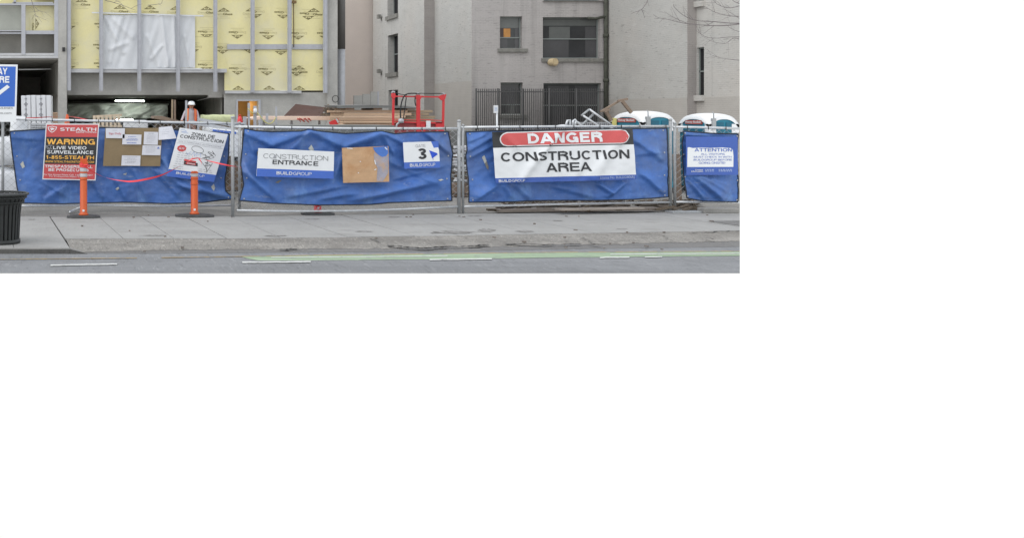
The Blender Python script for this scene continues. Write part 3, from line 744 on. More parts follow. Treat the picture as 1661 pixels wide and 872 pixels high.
fnA = tarp('blue tarp behind the surveillance sign and notice board', AY,
     [(16, 213), (70, 209.5), (160, 206.5), (260, 209), (330, 213), (372, 217)], [(33, 329), (100, 330.5), (150, 329), (200, 328), (270, 330), (330, 328), (381, 322)],
     [(16, 213), (20, 250), (27, 300), (33, 329)], [(372, 217), (371, 250), (365, 290), (366, 310), (381, 322)],
     [(112, 296, 74, 322, .07, 8), (72, 296, 108, 318, .04, 7), (262, 278, 330, 322, .10, 12), (250, 275, 292, 318, .09, 9), (285, 278, 350, 318, .07, 8), (290, 300, 372, 320, .10, 9),
      (240, 225, 282, 285, .08, 9), (185, 285, 205, 325, .07, 8), (215, 272, 240, 325, .06, 8), (150, 292, 170, 325, .06, 9), (20, 222, 60, 226, .04, 7), (270, 215, 285, 245, .05, 6)], 2.2)
fnB = tarp('blue tarp behind the entrance sign and gate number', FY,
     [(395, 208), (415, 212), (440, 213.5), (487, 212.5), (500, 209.5), (512, 212), (560, 216.5), (590, 214.5), (617, 212.5), (640, 217), (665, 214.5), (695, 214), (727, 213.5)],
     [(388, 325), (440, 329.5), (520, 332.5), (600, 331.5), (630, 328.5), (733, 325.5)],
     [(395, 208), (393, 240), (390, 268), (395, 300), (388, 325)], [(727, 213.5), (731, 235), (733.5, 250), (731, 290), (733, 325.5)],
     [(396, 215, 440, 235, .09, 9), (440, 236, 498, 214, .10, 10), (502, 213, 470, 242, .06, 6), (504, 213, 560, 240, .11, 11), (617, 216, 560, 236, .10, 9), (618, 216, 640, 252, .08, 8),
      (622, 217, 660, 236, .06, 6), (392, 275, 445, 322, .11, 9), (396, 262, 410, 300, .06, 7), (580, 322, 700, 296, .14, 11), (470, 318, 560, 300, .08, 9), (560, 240, 540, 290, .05, 8),
      (632, 262, 712, 300, .05, 9), (690, 216, 732, 252, .08, 7), (640, 290, 720, 268, .06, 8), (400, 218, 412, 250, .06, 5), (520, 322, 580, 312, .06, 8)], 5.7)
fnC = tarp('blue tarp under the big danger banner', FY,
     [(756, 214), (800, 212), (900, 211), (1026, 208.5), (1082, 208)], [(760, 328), (830, 327), (870, 325), (960, 325), (1030, 323), (1085, 319.5)],
     [(756, 214), (757, 240), (755.5, 252), (760, 290), (760, 328)], [(1082, 208), (1082, 250), (1084, 290), (1085, 319.5)],
     [(758, 245, 798, 222, .08, 8), (762, 255, 798, 236, .06, 7), (760, 230, 790, 216, .05, 6), (772, 322, 806, 298, .10, 9), (815, 300, 830, 322, .06, 7), (832, 298, 858, 322, .08, 8),
      (968, 298, 992, 314, .09, 6), (985, 318, 1012, 296, .08, 6), (1030, 228, 1075, 262, .08, 9), (1040, 282, 1075, 312, .08, 8), (1034, 250, 1070, 246, .05, 8), (900, 302, 960, 318, .05, 9)], 9.1)
fnD = tarp('blue tarp behind the visitor notice', FY,
     [(1107, 212.5), (1150, 216), (1196.5, 217.5)], [(1113, 321), (1140, 326), (1196.5, 327.5)],
     [(1107, 212.5), (1106, 235), (1108, 270), (1110, 305), (1113, 321)], [(1196.5, 217.5), (1196.5, 327.5)],
     [(1122, 285, 1170, 322, .12, 9), (1132, 284, 1180, 312, .08, 9), (1112, 290, 1140, 322, .07, 7), (1108, 218, 1150, 222, .04, 6), (1150, 288, 1180, 300, .05, 8)], 13.3, nu=70)

# torn holes with pale edges seen in the tarps
def tear(fn, parent, pts, mat):
    mb = MB(); mb.raw([fn(u, v, .012) for u, v in pts], [tuple(range(len(pts)))]); mb.build('torn_patch', mat, parent, recalc=False)
tp = [o for o in scn.objects if o.name.startswith('tarpaulin')]; tp.sort(key=lambda o: o.location.x)
m_tear = M('torn backing', S(176, 178, 172), .8, var=.2, scale=20); m_teard = M('hole dark', S(120, 118, 112), .9, var=.2)
for k, pts, mt in ((1, [(.07, .30), (.085, .27), (.09, .33), (.075, .36)], m_teard), (1, [(.315, .255), (.33, .20), (.342, .26), (.335, .31)], m_tear), (1, [(.155, .71), (.175, .68), (.19, .675), (.17, .72)], m_teard), (1, [(.935, .69), (.955, .68), (.965, .695), (.945, .71)], m_tear),
                   (1, [(.60, .30), (.615, .285), (.62, .31)], m_tear), (2, [(.08, .37), (.092, .34), (.1, .42), (.09, .46)], m_tear), (2, [(.09, .46), (.1, .42), (.108, .51), (.104, .55), (.096, .52)], m_teard), (0, [(.03, .46), (.045, .42), (.05, .50), (.038, .52)], m_tear), (0, [(.47, .82), (.485, .79), (.49, .81), (.478, .84)], m_tear), (0, [(.51, .62), (.53, .60), (.525, .63)], m_tear), (0, [(.93, .80), (.945, .76), (.95, .82), (.94, .86)], m_tear)):
    tear((fnA, fnB, fnC)[k], tp[k], pts, mt)
def patch_on(fn, pts_uv, mat, name, label, cat, lift=.012):
    mb = MB(); mb.raw([fn(u, v, lift) for u, v in pts_uv], [tuple(range(len(pts_uv)))]); return mb.build(name, mat, recalc=False)

# ------------------------------------------------------------------ signs
def sgroup(name, label, cat, f, group=None): return thing(name, label, cat, f(0.5, 1), group)
def AYs(px): return AY(px) - 0.25
def FYs(px): return FY(px) - 0.25

f = quadmap((74.4, 200.7), (160.8, 200.7), (155, 292.8), (68.7, 291), AYs)
root = sgroup('warning_sign', 'red and black live video surveillance warning sign', 'sign', f)
board(f, 'panel', [m_white, m_red, m_blk], root, [([(.018, .018), (.982, .018), (.982, .236), (.018, .236)], 1), ([(.018, .236), (.982, .236), (.982, .72), (.018, .72)], 2), ([(.018, .72), (.982, .72), (.982, .982), (.018, .982)], 1)], .02)
mb = MB()
text(mb, f, 'STEALTH', .267, .96, .072, .128, .02); text(mb, f, 'MONITORING', .575, .96, .138, .162, .01)
text(mb, f, 'LIVE VIDEO', .16, .794, .40, .457, .02); text(mb, f, 'SURVEILLANCE', .05, .93, .478, .537, .02)
text(mb, f, 'TRESPASSERS WILL', .03, .93, .738, .786, .02); text(mb, f, 'BE PROSECUTED', .10, .86, .80, .848, .02)
text(mb, f, 'For Site Access Please Call: 1-855-783-7847', .02, .94, .895, .922); text(mb, f, 'For Emergencies Please Call 911', .13, .83, .93, .956)
text(mb, f, 'WARNING', .035, .953, .273, .37, .025, 1); text(mb, f, '1-855-STEALTH', .03, .95, .568, .63, .02, 1); text(mb, f, 'WWW.STEALTHMONITORING.COM', .03, .95, .658, .693, .01, 1)
mb.build('lettering', [m_white, m_orangeink], root, recalc=False)
mb = MB()
sh = [(.035, .055), (.09, .05), (.125, .04), (.16, .05), (.215, .055), (.20, .105), (.165, .14), (.125, .162), (.085, .14), (.05, .105)]
shape(mb, f, sh, 0, .004); shape(mb, f, [(.125 + (u - .125) * .78, .098 + (v - .098) * .78) for u, v in sh], 1, .0052)
shape(mb, f, [(.07, .085), (.12, .072), (.18, .088), (.15, .098), (.165, .106), (.13, .112), (.11, .128), (.095, .112), (.115, .1)], 0, .0064)
mb.build('emblem', [m_white, m_red], root, recalc=False)
mb = MB()
for _ in range(12):
    u, v = .05 + rnd.random() * .08, .37 + rnd.random() * .08; stroke(mb, f, [(u, v), (u + rnd.uniform(-.04, .05), v + rnd.uniform(-.03, .05)), (u + rnd.uniform(-.03, .06), v + rnd.uniform(-.02, .06))], .006)
mb.build('scratch_mark', m_greyink, root, recalc=False)

# notice board with papers
def AYb(px): return AY(px) - 0.19
f = quadmap((170.9, 207.8), (263.4, 207.5), (260, 269.6), (167, 269.3), AYb)
tag(board(f, 'notice_board', [m_hardboard], None, [], .02), 'brown hardboard notice board pinned with white papers', 'notice board')
def AYp(px): return AY(px) - 0.215
def paper(label, tl, tr, br, bl, rows, head=None, ink=m_greyink, curl=0.0, extra=None):
    f0 = quadmap(tl, tr, br, bl, AYp)
    f = lambda u, v, l=0.0: f0(u, v, l + curl * sin(pi * u) * v)
    mb = MB(); mb.grid(lambda u, v: f(u, v), 6, 6); o = mb.build('paper_notice', m_paper, recalc=False)
    tag(o, label, 'paper notice', 'papers pinned on the notice board')
    mb = MB(); r2 = random.Random(len(label))
    for (v, a, b, h) in rows: 
        x = a
        while x < b - .01:
            L = r2.uniform(.03, .09); shape(mb, f, [(x, v), (min(b, x + L), v), (min(b, x + L), v + h), (x, v + h)], 0, .004); x += L + .02
    if head: text(mb, f, *head, .01, 1, .005)
    if extra: extra(mb, f)
    mb.build('print', [ink, m_pinkink if head else m_blueink], o, recalc=False)
paper('paper headed with pink sign daily lettering', (171.5, 207.9), (202.6, 208.2), (202, 224.5), (171.8, 224), [(.2, .35, .6, .03)], ('Sign Daily', .16, .82, .42, .68))
paper('wide paper overlapping the pink headed sheet', (199, 218), (229.6, 218.5), (229, 234.5), (198.2, 234.3), [(.2, .3, .72, .05), (.4, .28, .8, .04), (.5, .2, .85, .04), (.58, .22, .8, .03), (.8, .25, .75, .08)], ink=m_blueink)
paper('tall paper near the top of the notice board', (233.8, 213.8), (256.6, 214.2), (256, 235.2), (232.8, 234.6), [(.1, .3, .7, .04), (.25, .2, .8, .02), (.35, .2, .8, .02), (.45, .2, .8, .02), (.55, .2, .75, .03), (.7, .25, .7, .02), (.8, .2, .6, .02)])
paper('curled loose paper hanging off the notice board corner', (257.6, 206.5), (279, 204.6), (286.5, 224.5), (257, 227), [(.2, .3, .7, .02), (.4, .2, .7, .02), (.55, .2, .6, .02)], curl=0.06)
def blue_a(mb, f): shape(mb, f, [(.78, .32), (.86, .12), (.94, .32)], 1, .005)
paper('paper with a small dark blue triangle mark', (231.4, 235.8), (261.3, 236.2), (260, 252), (230, 251.4), [(.15, .15, .7, .05), (.3, .2, .7, .02), (.4, .2, .7, .02), (.5, .2, .7, .02), (.6, .2, .7, .02), (.7, .2, .6, .02)], extra=blue_a)
paper('paper at the bottom of the notice board', (197.8, 252), (228, 252.6), (227.4, 269), (196.6, 268.6), [(.1, .1, .8, .03), (.25, .3, .7, .05), (.4, .15, .85, .03), (.55, .3, .75, .05), (.68, .2, .7, .03)])

# zona de construccion sign
f = quadmap((291.6, 207), (369.8, 217.7), (347, 295.3), (270.2, 285.8), AYs)
root = sgroup('site_sign', 'tilted white zona de construccion sign scribbled with graffiti', 'sign', f)
board(f, 'panel', [m_white, m_signblue], root, [([(.0, .851), (1, .851), (1, 1), (0, 1)], 1)], .015)
mb = MB()
text(mb, f, 'ZONA DE', .267, .758, .060, .120, .012); text(mb, f, 'CONSTRUCCION', .052, .958, .132, .198, .012)
text(mb, f, 'SOLO PERSONAS AUTORIZADAS', .047, .942, .262, .290, 0, 1)
for v in (.243, .31): stroke(mb, f, [(.02, v), (.98, v)], .004, 1, 1)
text(mb, f, 'ALTO', .098, .206, .39, .425, .02, 2, .009)
text(mb, f, 'BUILD', .171, .49, .885, .93, .015, 2); text(mb, f, 'GROUP', .495, .776, .885, .93, 0, 2)
for v in (.50, .545, .59, .635, .68, .725):
    x = .10
    while x < .10 + rnd.uniform(.22, .34): L = rnd.uniform(.03, .07); stroke(mb, f, [(x, v), (x + L, v)], .008, 1, 1); x += L + .02
for v in (.775, .815):
    x = .08
    while x < .86: L = rnd.uniform(.03, .1); stroke(mb, f, [(x, v), (x + L, v)], .008, 1, 1); x += L + .025
mb.build('lettering', [m_ink, m_greyink, m_white], root, recalc=False)
mb = MB(); shape(mb, f, [(.152 + .098 * cos(pi / 8 + k * pi / 4), .407 + .07 * sin(pi / 8 + k * pi / 4)) for k in range(8)], 0, .004); mb.build('stop_emblem', m_red, root, recalc=False)
mb = MB(); r2 = random.Random(11)
loops = [[(.48 + .13 * cos(t * .5), .39 + .065 * sin(t * .5 + .3)) for t in range(14)], [(.55, .45), (.78, .52), (.62, .55), (.82, .47), (.7, .42), (.86, .5), (.72, .58), (.66, .46)],
         [(.7, .40), (.84, .44), (.78, .38), (.88, .47)], [(.66, .56), (.86, .60), (.7, .63), (.84, .67), (.72, .70), (.76, .60)], [(.6, .6), (.74, .72), (.8, .8), (.86, .62)], [(.74, .58), (.79, .83)]]
for L in loops: stroke(mb, f, L, .007, 1, 0)
for L in ([(.27, .47), (.30, .52), (.36, .44)], [(.38, .52), (.42, .44), (.45, .53), (.49, .45), (.5, .53)], [(.52, .5), (.57, .46), (.58, .53)], [(.03, .04), (.1, .03), (.16, .06), (.05, .08), (.2, .09)]): stroke(mb, f, L, .009, 1, 1)
mb.build('graffiti_marking', [m_ink, m_paleblue], root, recalc=False)

# construction entrance sign
f = quadmap((419.3, 240.4), (542, 246), (541, 290), (416, 286), FYs)
root = sgroup('entrance_sign', 'white construction entrance sign with a blue lower band', 'sign', f)
board(f, 'panel', [m_white, m_signblue], root, [([(0, .716), (1, .716), (1, 1), (0, 1)], 1)], .015)
mb = MB()
text(mb, f, 'CONSTRUCTION', .067, .925, .175, .345, -.014, 1); text(mb, f, 'ENTRANCE', .19, .797, .388, .545, .016)
text(mb, f, 'BUILD', .25, .463, .795, .91, .015, 2); text(mb, f, 'GROUP', .468, .715, .795, .91, -.005, 2)
mb.build('lettering', [m_ink, m_thinink, m_white], root, recalc=False)
mb = MB(); shape(mb, f, [(.20, .30), (.205, .25), (.222, .22), (.238, .25), (.236, .32), (.215, .345)], 0, .009); mb.build('grey_smudge_stain', m_greyink, root, recalc=False)
# plywood square with sprayed patch
f = quadmap((555, 240), (630, 237), (631.4, 294.7), (557, 296.6), FYs)
root = thing('plywood_square', 'bare plywood square sprayed blue at one corner', 'plywood board', f(.5, 1))
board(f, 'panel', [m_ply], root, [], .02)
mb = MB(); shape(mb, f, [(.66, .02), (.98, .0), (.99, .2), (.95, .27), (.86, .30), (.78, .24), (.70, .14)], 0, .006); shape(mb, f, [(.68, .15), (.80, .26), (.99, .28), (.98, .75), (.86, .98), (.72, .98), (.75, .6), (.68, .4)], 1, .004)
mb.build('spray_patch', [m_sprayed, m_sprayfade], root, recalc=False)
mb = MB()
for a, b in (((.69, .38), (.71, .5)), ((.68, .66), (.72, .63)), ((.37, .40), (.39, .41)), ((.32, .72), (.34, .73)), ((.1, .01), (.22, .03)), ((.92, .03), (.97, .1))): stroke(mb, f, [a, b], .022, 1, 0, .008)
mb.build('torn_paper_speck', m_white, root, recalc=False)
# gate 3
f = quadmap((653.5, 231), (711, 229), (714, 272), (656, 273.9), FYs)
root = sgroup('gate_sign', 'white gate number three sign with a blue sprayed arrow', 'sign', f)
board(f, 'panel', [m_signblue, m_white], root, [([(0, 0), (.79, 0), (.86, .25), (.98, .23), (1, .33), (1, .757), (0, .757)], 1)], .015)
mb = MB()
text(mb, f, 'GATE', .34, .63, .10, .205, -.005, 1); text(mb, f, '3', .375, .66, .25, .655, .025)
text(mb, f, 'BUILD', .15, .50, .815, .93, .015, 2); text(mb, f, 'GROUP', .51, .87, .815, .93, 0, 2)
mb.build('lettering', [m_ink, m_greyink, m_white], root, recalc=False)
mb = MB(); shape(mb, f, [(.72, .33), (.94, .45), (.95, .5), (.79, .64), (.76, .5)], 0, .006); stroke(mb, f, [(.81, .6), (.815, .7)], .012); mb.build('arrow_marking', M('spray blue', S(32, 74, 190), .6), root, recalc=False)

# danger banner: soft vinyl, with folds
bq = quadmap((798, 214), (1026, 208.3), (1032.5, 291), (804, 297), lambda px: FY(px) - .30)
def bdisp(u, v):
    d = 0.0
    for u1, v1, u2, v2, h, wd in ((.47, -.05, .18, .95, .05, .035), (.50, 0, .30, .55, .03, .02), (.93, .02, .70, .95, .04, .04), (.06, .0, .16, .3, .03, .03), (.62, .55, .55, 1, .025, .03), (.98, .1, .9, .3, .03, .02), (.80, .5, .62, 1.0, .02, .03)):
        ax, ay = u2 - u1, v2 - v1; t = ((u - u1) * ax + (v - v1) * ay) / (ax * ax + ay * ay); tt = min(1, max(0, t))
        dd = sqrt(((u - u1 - ax * tt)) ** 2 + ((v - v1 - ay * tt) * .36) ** 2); d += h * exp(-(dd / wd) ** 2)
    d += .012 * noise.noise(Vector((u * 7, v * 3, 2))) + .006 * noise.noise(Vector((u * 19, v * 8, 5)))
    d += .02 * max(0, v - .8) * noise.noise(Vector((u * 9, 0, 8))) * 5
    return d
def fb(u, v, l=0.0): return bq(u, v, bdisp(u, v) + l)
root = thing('danger_banner', 'large danger construction area banner with a red lozenge', 'banner', bq(.5, 1))
mb = MB()
def region(v0, v1, mi, nv): mb.grid(lambda a, b: fb(a, v0 + (v1 - v0) * b), 150, nv, mi)
region(0, .313, 0, 24); region(.313, .905, 1, 44); region(.905, 1, 2, 8)
mb.build('vinyl_sheet', [m_blk, m_white, m_signblue_b], root, recalc=False)
def lozenge(mb, u0, u1, v0, v1, mi, lift, n=14, m=46):
    rv = (v1 - v0) / 2; ru = rv * 83 / 228
    def g(a, b):
        v = v0 + (v1 - v0) * b; k = sqrt(max(0, 1 - ((v - v0 - rv) / rv) ** 2))
        ul, ur = u0 + ru * (1 - k), u1 - ru * (1 - k); u = ul + (ur - ul) * a; return fb(u, v, lift)
    mb.grid(g, m, n, mi)
mb = MB(); lozenge(mb, .05, .965, .012, .290, 0, .004); lozenge(mb, .058, .957, .03, .272, 1, .008); mb.build('red_lozenge', [m_white, m_dred], root, recalc=False)
mb = MB()
text(mb, fb, 'DANGER', .237, .78, .05, .247, .035, 1, .013)
text(mb, fb, 'CONSTRUCTION', .045, .965, .41, .585, .019, 0, .008); text(mb, fb, 'AREA', .358, .68, .635, .81, .019, 0, .008)
text(mb, fb, 'BUILD', .02, .11, .935, .985, .015, 1, .008); text(mb, fb, 'GROUP', .113, .2, .935, .985, 0, 1, .008); text(mb, fb, 'License No. BUILDGI806RJ', .735, .985, .925, .985, 0, 2, .008)
mb.build('lettering', [m_ink, m_white, m_paleblue], root, recalc=False)
# visitor notice
f = quadmap((1113, 221.5), (1196.5, 222), (1197, 283.6), (1113.5, 284), FYs)
root = sgroup('visitor_notice', 'blue attention notice telling visitors to check in', 'sign', f)
board(f, 'panel', [m_signblue_b, m_white], root, [([(.025, .285), (.06, .275), (.12, .298), (.3, .285), (.5, .292), (.7, .28), (.88, .30), (.905, .36), (.915, .5), (.91, .79), (.015, .79)], 1)], .015)
mb = MB()
text(mb, f, 'ATTENTION', .155, .89, .30, .388, .015); text(mb, f, 'ALL VISITORS', .28, .745, .43, .475); text(mb, f, 'MUST CHECK IN WITH', .14, .875, .505, .55)
text(mb, f, 'BUILDGROUP BEFORE', .135, .885, .58, .627); text(mb, f, 'GOING ONSITE!', .235, .755, .655, .71)
text(mb, f, 'Contact', .165, .315, .845, .88, .01, 1); text(mb, f, 'Information', .09, .315, .885, .92, .01, 1)
for v in (.85, .89):
    for a, b in ((.36, .53), (.62, .88)):
        x = a
        while x < b: L = rnd.uniform(.02, .05); stroke(mb, f, [(x, v + .01), (min(b, x + L), v + .01)], .018, 1, 2); x += L + .012
mb.build('lettering', [m_blueink, m_white, m_paleblue], root, recalc=False)
# pay here sign on its post
PY = lambda px: 20.6
f = quadmap((-52, 104), (28.6, 105), (26.0, 197.6), (-55, 198), PY)
root = sgroup('parking_sign', 'blue and white parking payment sign on a tall post', 'sign', f)
board(f, 'panel', [m_white, m_payblue], root, [([(.03, .035), (.965, .035), (.965, .735), (.03, .735)], 1)], .02)
U = lambda x: (x + 52) / 80.6
mb = MB()
text(mb, f, 'PAY', U(-11), U(12.3), .06, .175, .03); text(mb, f, 'HERE', U(-18), U(16.6), .205, .32, .03)
shape(mb, f, [(U(-18), .43), (U(-13.5), .40), (U(-5), .50), (U(12.6), .355), (U(17), .395), (U(-5), .585)], 0, .006)
text(mb, f, 'PRIVILEGES', U(-8), U(23.2), .745, .775, .005, 1); text(mb, f, 'sbm.com', U(-4), U(21), .825, .865, 0, 1)
mb.build('lettering', [m_white, m_thinink], root, recalc=False)
mb = MB(); mb.tube([at(4.6, 352, 20.75), at(4.6, 108, 20.75)], .03, 10); mb.build('post', m_post, root)

# ------------------------------------------------------------------ posts, tape, bin
def delineator(label, x, ytop, ybot, basew, Yd, red=False, handle=True, bands=((0.86, .95), (.76, .83))):
    p = at(x, ybot - 1.5, Yd); p.z = 0.0
    root = thing('channelizer_post', label, 'traffic post', p, 'orange traffic posts on the pavement')
    hw = basew * Yd / F / 2
    mb = MB(); pts = [(hw * a, hw * b * .62) for a, b in ((-1, -.45), (-.6, -1), (.6, -1), (1, -.45), (1, .45), (.6, 1), (-.6, 1), (-1, .45))]
    mb.prism([Vector((p.x + a, p.y + b, .002)) for a, b in pts], (0, 0, .035)); mb.prism([Vector((p.x + a * .8, p.y + b * .8, .0375)) for a, b in pts], (0, 0, .012))
    mb.build('rubber_base', m_rubber, root)
    H = CH - (ytop - HY) * Yd / F; r = 5.9 * Yd / F
    mb = MB(); mb.lathe(p, [(r * 1.35, .05), (r * 1.3, .075), (r, .09), (r * .96, H - .03), (r * .8, H), (0, H)], 20)
    for k in (0.72, .84, .965): mb.lathe(p, [(r * .96, H * k - .012), (r * 1.10, H * k - .008), (r * 1.10, H * k + .008), (r * .96, H * k + .012)], 20)
    mb.build('tube', m_tape if red else m_orange, root)
    for a, b in bands:
        mb = MB(); mb.lathe(p, [(r * 1.01, H * a), (r * 1.02, H * a + .002), (r * 1.02, H * b), (r * 1.01, H * b)], 20); mb.build('reflective_band', m_band, root)
    if handle:
        mb = MB(); h0 = p + Vector((0, 0, H))
        mb.prism([h0 + Vector((-r * .95, -.012, -.01)), h0 + Vector((r * .95, -.012, -.01)), h0 + Vector((r * 1.05, -.012, .09)), h0 + Vector((r * .7, -.012, .15)), h0 + Vector((r * .5, -.012, .10)), h0 + Vector((-r * .5, -.012, .10)), h0 + Vector((-r * .4, -.012, .14)), h0 + Vector((-r * .95, -.012, .13))], (0, .024, 0))
        mb.build('handle', m_orange, root)
    mb = MB(); mb.box((p.x - .022, p.y - r * 1.05, .12), (p.x + .018, p.y - r * 1.0 + .001, .16)); mb.build('white_tag_speck', m_white, root)
    return p, H
d1, h1 = delineator('orange post wound with red tape in front of the surveillance sign', 135.6, 266, 352.6, 54, 20.15)
d2, h2 = delineator('orange post with a danger tag before the tilted sign', 315.4, 277.5, 350.5, 62, 20.35, handle=False, bands=((.88, .975),))
delineator('red post half hidden behind the gate tarp', 515.3, 262, 349.0, 52, 20.72, red=True, handle=False, bands=())
# danger tag on the second post
f = quadmap((299, 257.5), (320.6, 262), (321, 277.5), (296.8, 276), lambda px: 20.2)
root = sgroup('danger_tag', 'small danger tag hung on the caution tape', 'tag', f)
board(f, 'panel', [m_white, m_red, m_blk], root, [([(0, .0), (.9, .0), (.86, .17), (0, .17)], 1), ([(0, .17), (1, .17), (1, .52), (0, .52)], 2)], .006)
mb = MB(); shape(mb, f, [(.18 + .02 * (k < 1), .25) if k == 0 else q for k, q in enumerate([(.2, .25), (.82, .25), (.9, .34), (.82, .43), (.2, .43), (.12, .34)])], 1, .004)
text(mb, f, 'DANGER', .24, .8, .28, .40, .02, 0); mb.build('lettering', [m_white, m_red], root, recalc=False)
# caution tape
def ribbon(mb, pts, wd, twist=0.0):
    L = []
    for i, p in enumerate(pts):
        th = twist * i; L.append((p + Vector((0, -.5 * wd * sin(th), .5 * wd * cos(th))), p - Vector((0, -.5 * wd * sin(th), .5 * wd * cos(th)))))
    for a, b in zip(L[:-1], L[1:]): mb.face([a[0], a[1], b[1], b[0]], 0, True)
def curve_px(pts, Y0, Y1, n=40):
    out = []
    for i in range(n + 1):
        t = i / n * (len(pts) - 1); k = min(int(t), len(pts) - 2); s = t - k
        p0, p1, p2, p3 = pts[max(k-1, 0)], pts[k], pts[k+1], pts[min(k+2, len(pts)-1)]
        q = [0.5 * (2*p1[j] + (p2[j]-p0[j])*s + (2*p0[j]-5*p1[j]+4*p2[j]-p3[j])*s*s + (3*p1[j]-p0[j]-3*p2[j]+p3[j])*s**3) for j in (0, 1)]
        out.append(at(q[0], q[1], Y0 + (Y1 - Y0) * i / n))
    return out
mb = MB()
ribbon(mb, curve_px([(131, 263), (138, 270), (155, 281), (175, 289), (200, 293.5), (216, 294), (240, 290), (262, 284), (285, 273), (305, 262), (311, 258)], 20.02, 20.15, 60), .036, .09)
ribbon(mb, curve_px([(311, 258), (322, 256.5), (335, 260), (355, 265), (374, 269)], 20.15, 19.98, 30), .026, .12)
ribbon(mb, curve_px([(374, 269), (382, 270), (391, 271.5)], 19.98, 20.1, 10), .02, .2)
ribbon(mb, curve_px([(322, 257), (326, 262), (327, 267)], 20.1, 20.08, 8), .03, .1); ribbon(mb, curve_px([(311, 258), (312.5, 253)], 20.1, 20.08, 4), .02, .1)
mb.tube([d1 + Vector((.075 * cos(t * .7), .075 * sin(t * .7), h1 + .01 - .004 * t)) for t in range(20)], .016, 5)
tag(mb.build('caution_tape', m_tape, recalc=False), 'red caution tape sagging between the two orange posts', 'caution tape')
# loose pipe foot
mb = MB(); mb.tube([gnd(113, 344.0, .03), gnd(131, 336.5, .05)], .028, 12, cap=False); mb.tube([gnd(113, 344.0, .03), gnd(131, 336.5, .05)], .022, 12, cap=True)
tag(mb.build('steel_pipe', m_pipe), 'short steel pipe lying on the ground behind an orange post', 'pipe')
# litter bin
bp = gnd(-1.5, 393.5); Yb = bp.y; sc = Yb / F
root = thing('litter_bin', 'black slatted metal litter bin at the kerb', 'litter bin', bp)
zt = CH - (314 - HY) * Yb / F
prof = [(33, 0.06), (34, .25), (35, .45), (37, .60), (41, zt - .1), (47, zt)]
ns = 30; mb = MB()
for k in range(ns):
    th = 2 * pi * (k + .5) / ns; hw = pi / ns * .66
    prev = None
    for r, z in prof:
        a = bp + Vector((r * sc * cos(th - hw), r * sc * sin(th - hw), z)); b = bp + Vector((r * sc * cos(th + hw), r * sc * sin(th + hw), z))
        if prev:
            n_ = Vector((cos(th), sin(th), 0)) * .012
            mb.prism([prev[0], prev[1], b, a], -n_)
        prev = (a, b)
mb.build('slat', m_bin, root)
mb = MB(); mb.lathe(bp, [(31 * sc, .05), (33 * sc, .5), (36.5 * sc, zt - .16), (43 * sc, zt - .02)], 40); mb.build('liner', m_liner, root)
mb = MB()
mb.tube([bp + Vector((47 * sc * cos(t * pi / 24), 47 * sc * sin(t * pi / 24), zt)) for t in range(49)], .018, 8); mb.build('rim', m_bin, root)
mb = MB()
for z, r in ((zt - .12, 40.5), (zt - .05, 44.5)): mb.tube([bp + Vector((r * sc * cos(t * pi / 24), r * sc * sin(t * pi / 24), z)) for t in range(49)], .012, 6)
mb.build('hoop_rib', m_bin, root)
mb = MB(); mb.lathe(bp, [(34 * sc, 0), (35 * sc, .02), (34.5 * sc, .06), (30 * sc, .07)], 36); mb.build('base_ring', m_bin, root)

# ------------------------------------------------------------------ unfinished building with yellow sheathing
YB = 40.0
root = thing('unfinished_building', 'unfinished concrete building clad in yellow sheathing and steel studs', 'building', at(320, 240, YB))
UB = root
TOP = -24
mb = MB()                                                # columns
mb.pbox(94.5, TOP, 108.2, 240, YB - .25, .8); mb.build('column', m_conc, root)
mb = MB(); mb.pbox(101, 77, 105.5, 83.5, YB - .33, .08); mb.build('junction_box', m_black, root)
mb = MB(); mb.pbox(531, TOP, 547.5, 240, YB - .1, 6.0); mb.build('column', m_conc, root)
mb = MB(); mb.pbox(108.3, 118, 364, 154, YB + .45, .5); mb.pbox(338, 154, 364, 158.5, YB + .45, .45); mb.build('edge_beam', m_conc, root)
mb = MB()                                                # lower concrete wall with doorway
o = at(363.5, 240, YB); W_ = at(531, 240, YB).x - o.x
u0 = at(386, 0, YB).x - o.x; u1 = at(419.5, 0, YB).x - o.x; zd = at(0, 164, YB).z; z0 = at(0, 240, YB).z
wall_holes(mb, (o.x, YB + .05, 0), (1, 0, 0), W_, z0, at(0, 150, YB).z, [(u0, u1, z0, zd)], (0, 1, 0), .35)
mb.build('wall', m_conc, root)
mb = MB()
for a in ((383.2, 161.5, 386, 240), (419.5, 161.5, 423, 240), (386, 161.5, 419.5, 164)): mb.pbox(*a, YB - .01, .1)
mb.build('door_frame', m_stud, root)
mb = MB(); mb.pbox(380, 150, 405, 240, YB + 2.2, .05); mb.pbox(405, 150, 432, 240, YB + 1.2, .05); mb.build('plywood_lining', M('doorway ply', S(206, 160, 100), .8, var=.15, scale=2), root)
mb = MB(); a = at(372, 150, YB); mb.box((a.x, YB + .41, a.z), (a.x + 2, YB + 2.6, a.z + .1)); mb.box((a.x - .02, YB + .41, 0), (a.x + .12, YB + 2.3, a.z)); mb.build('doorway_ceiling', m_conc_dark, root)
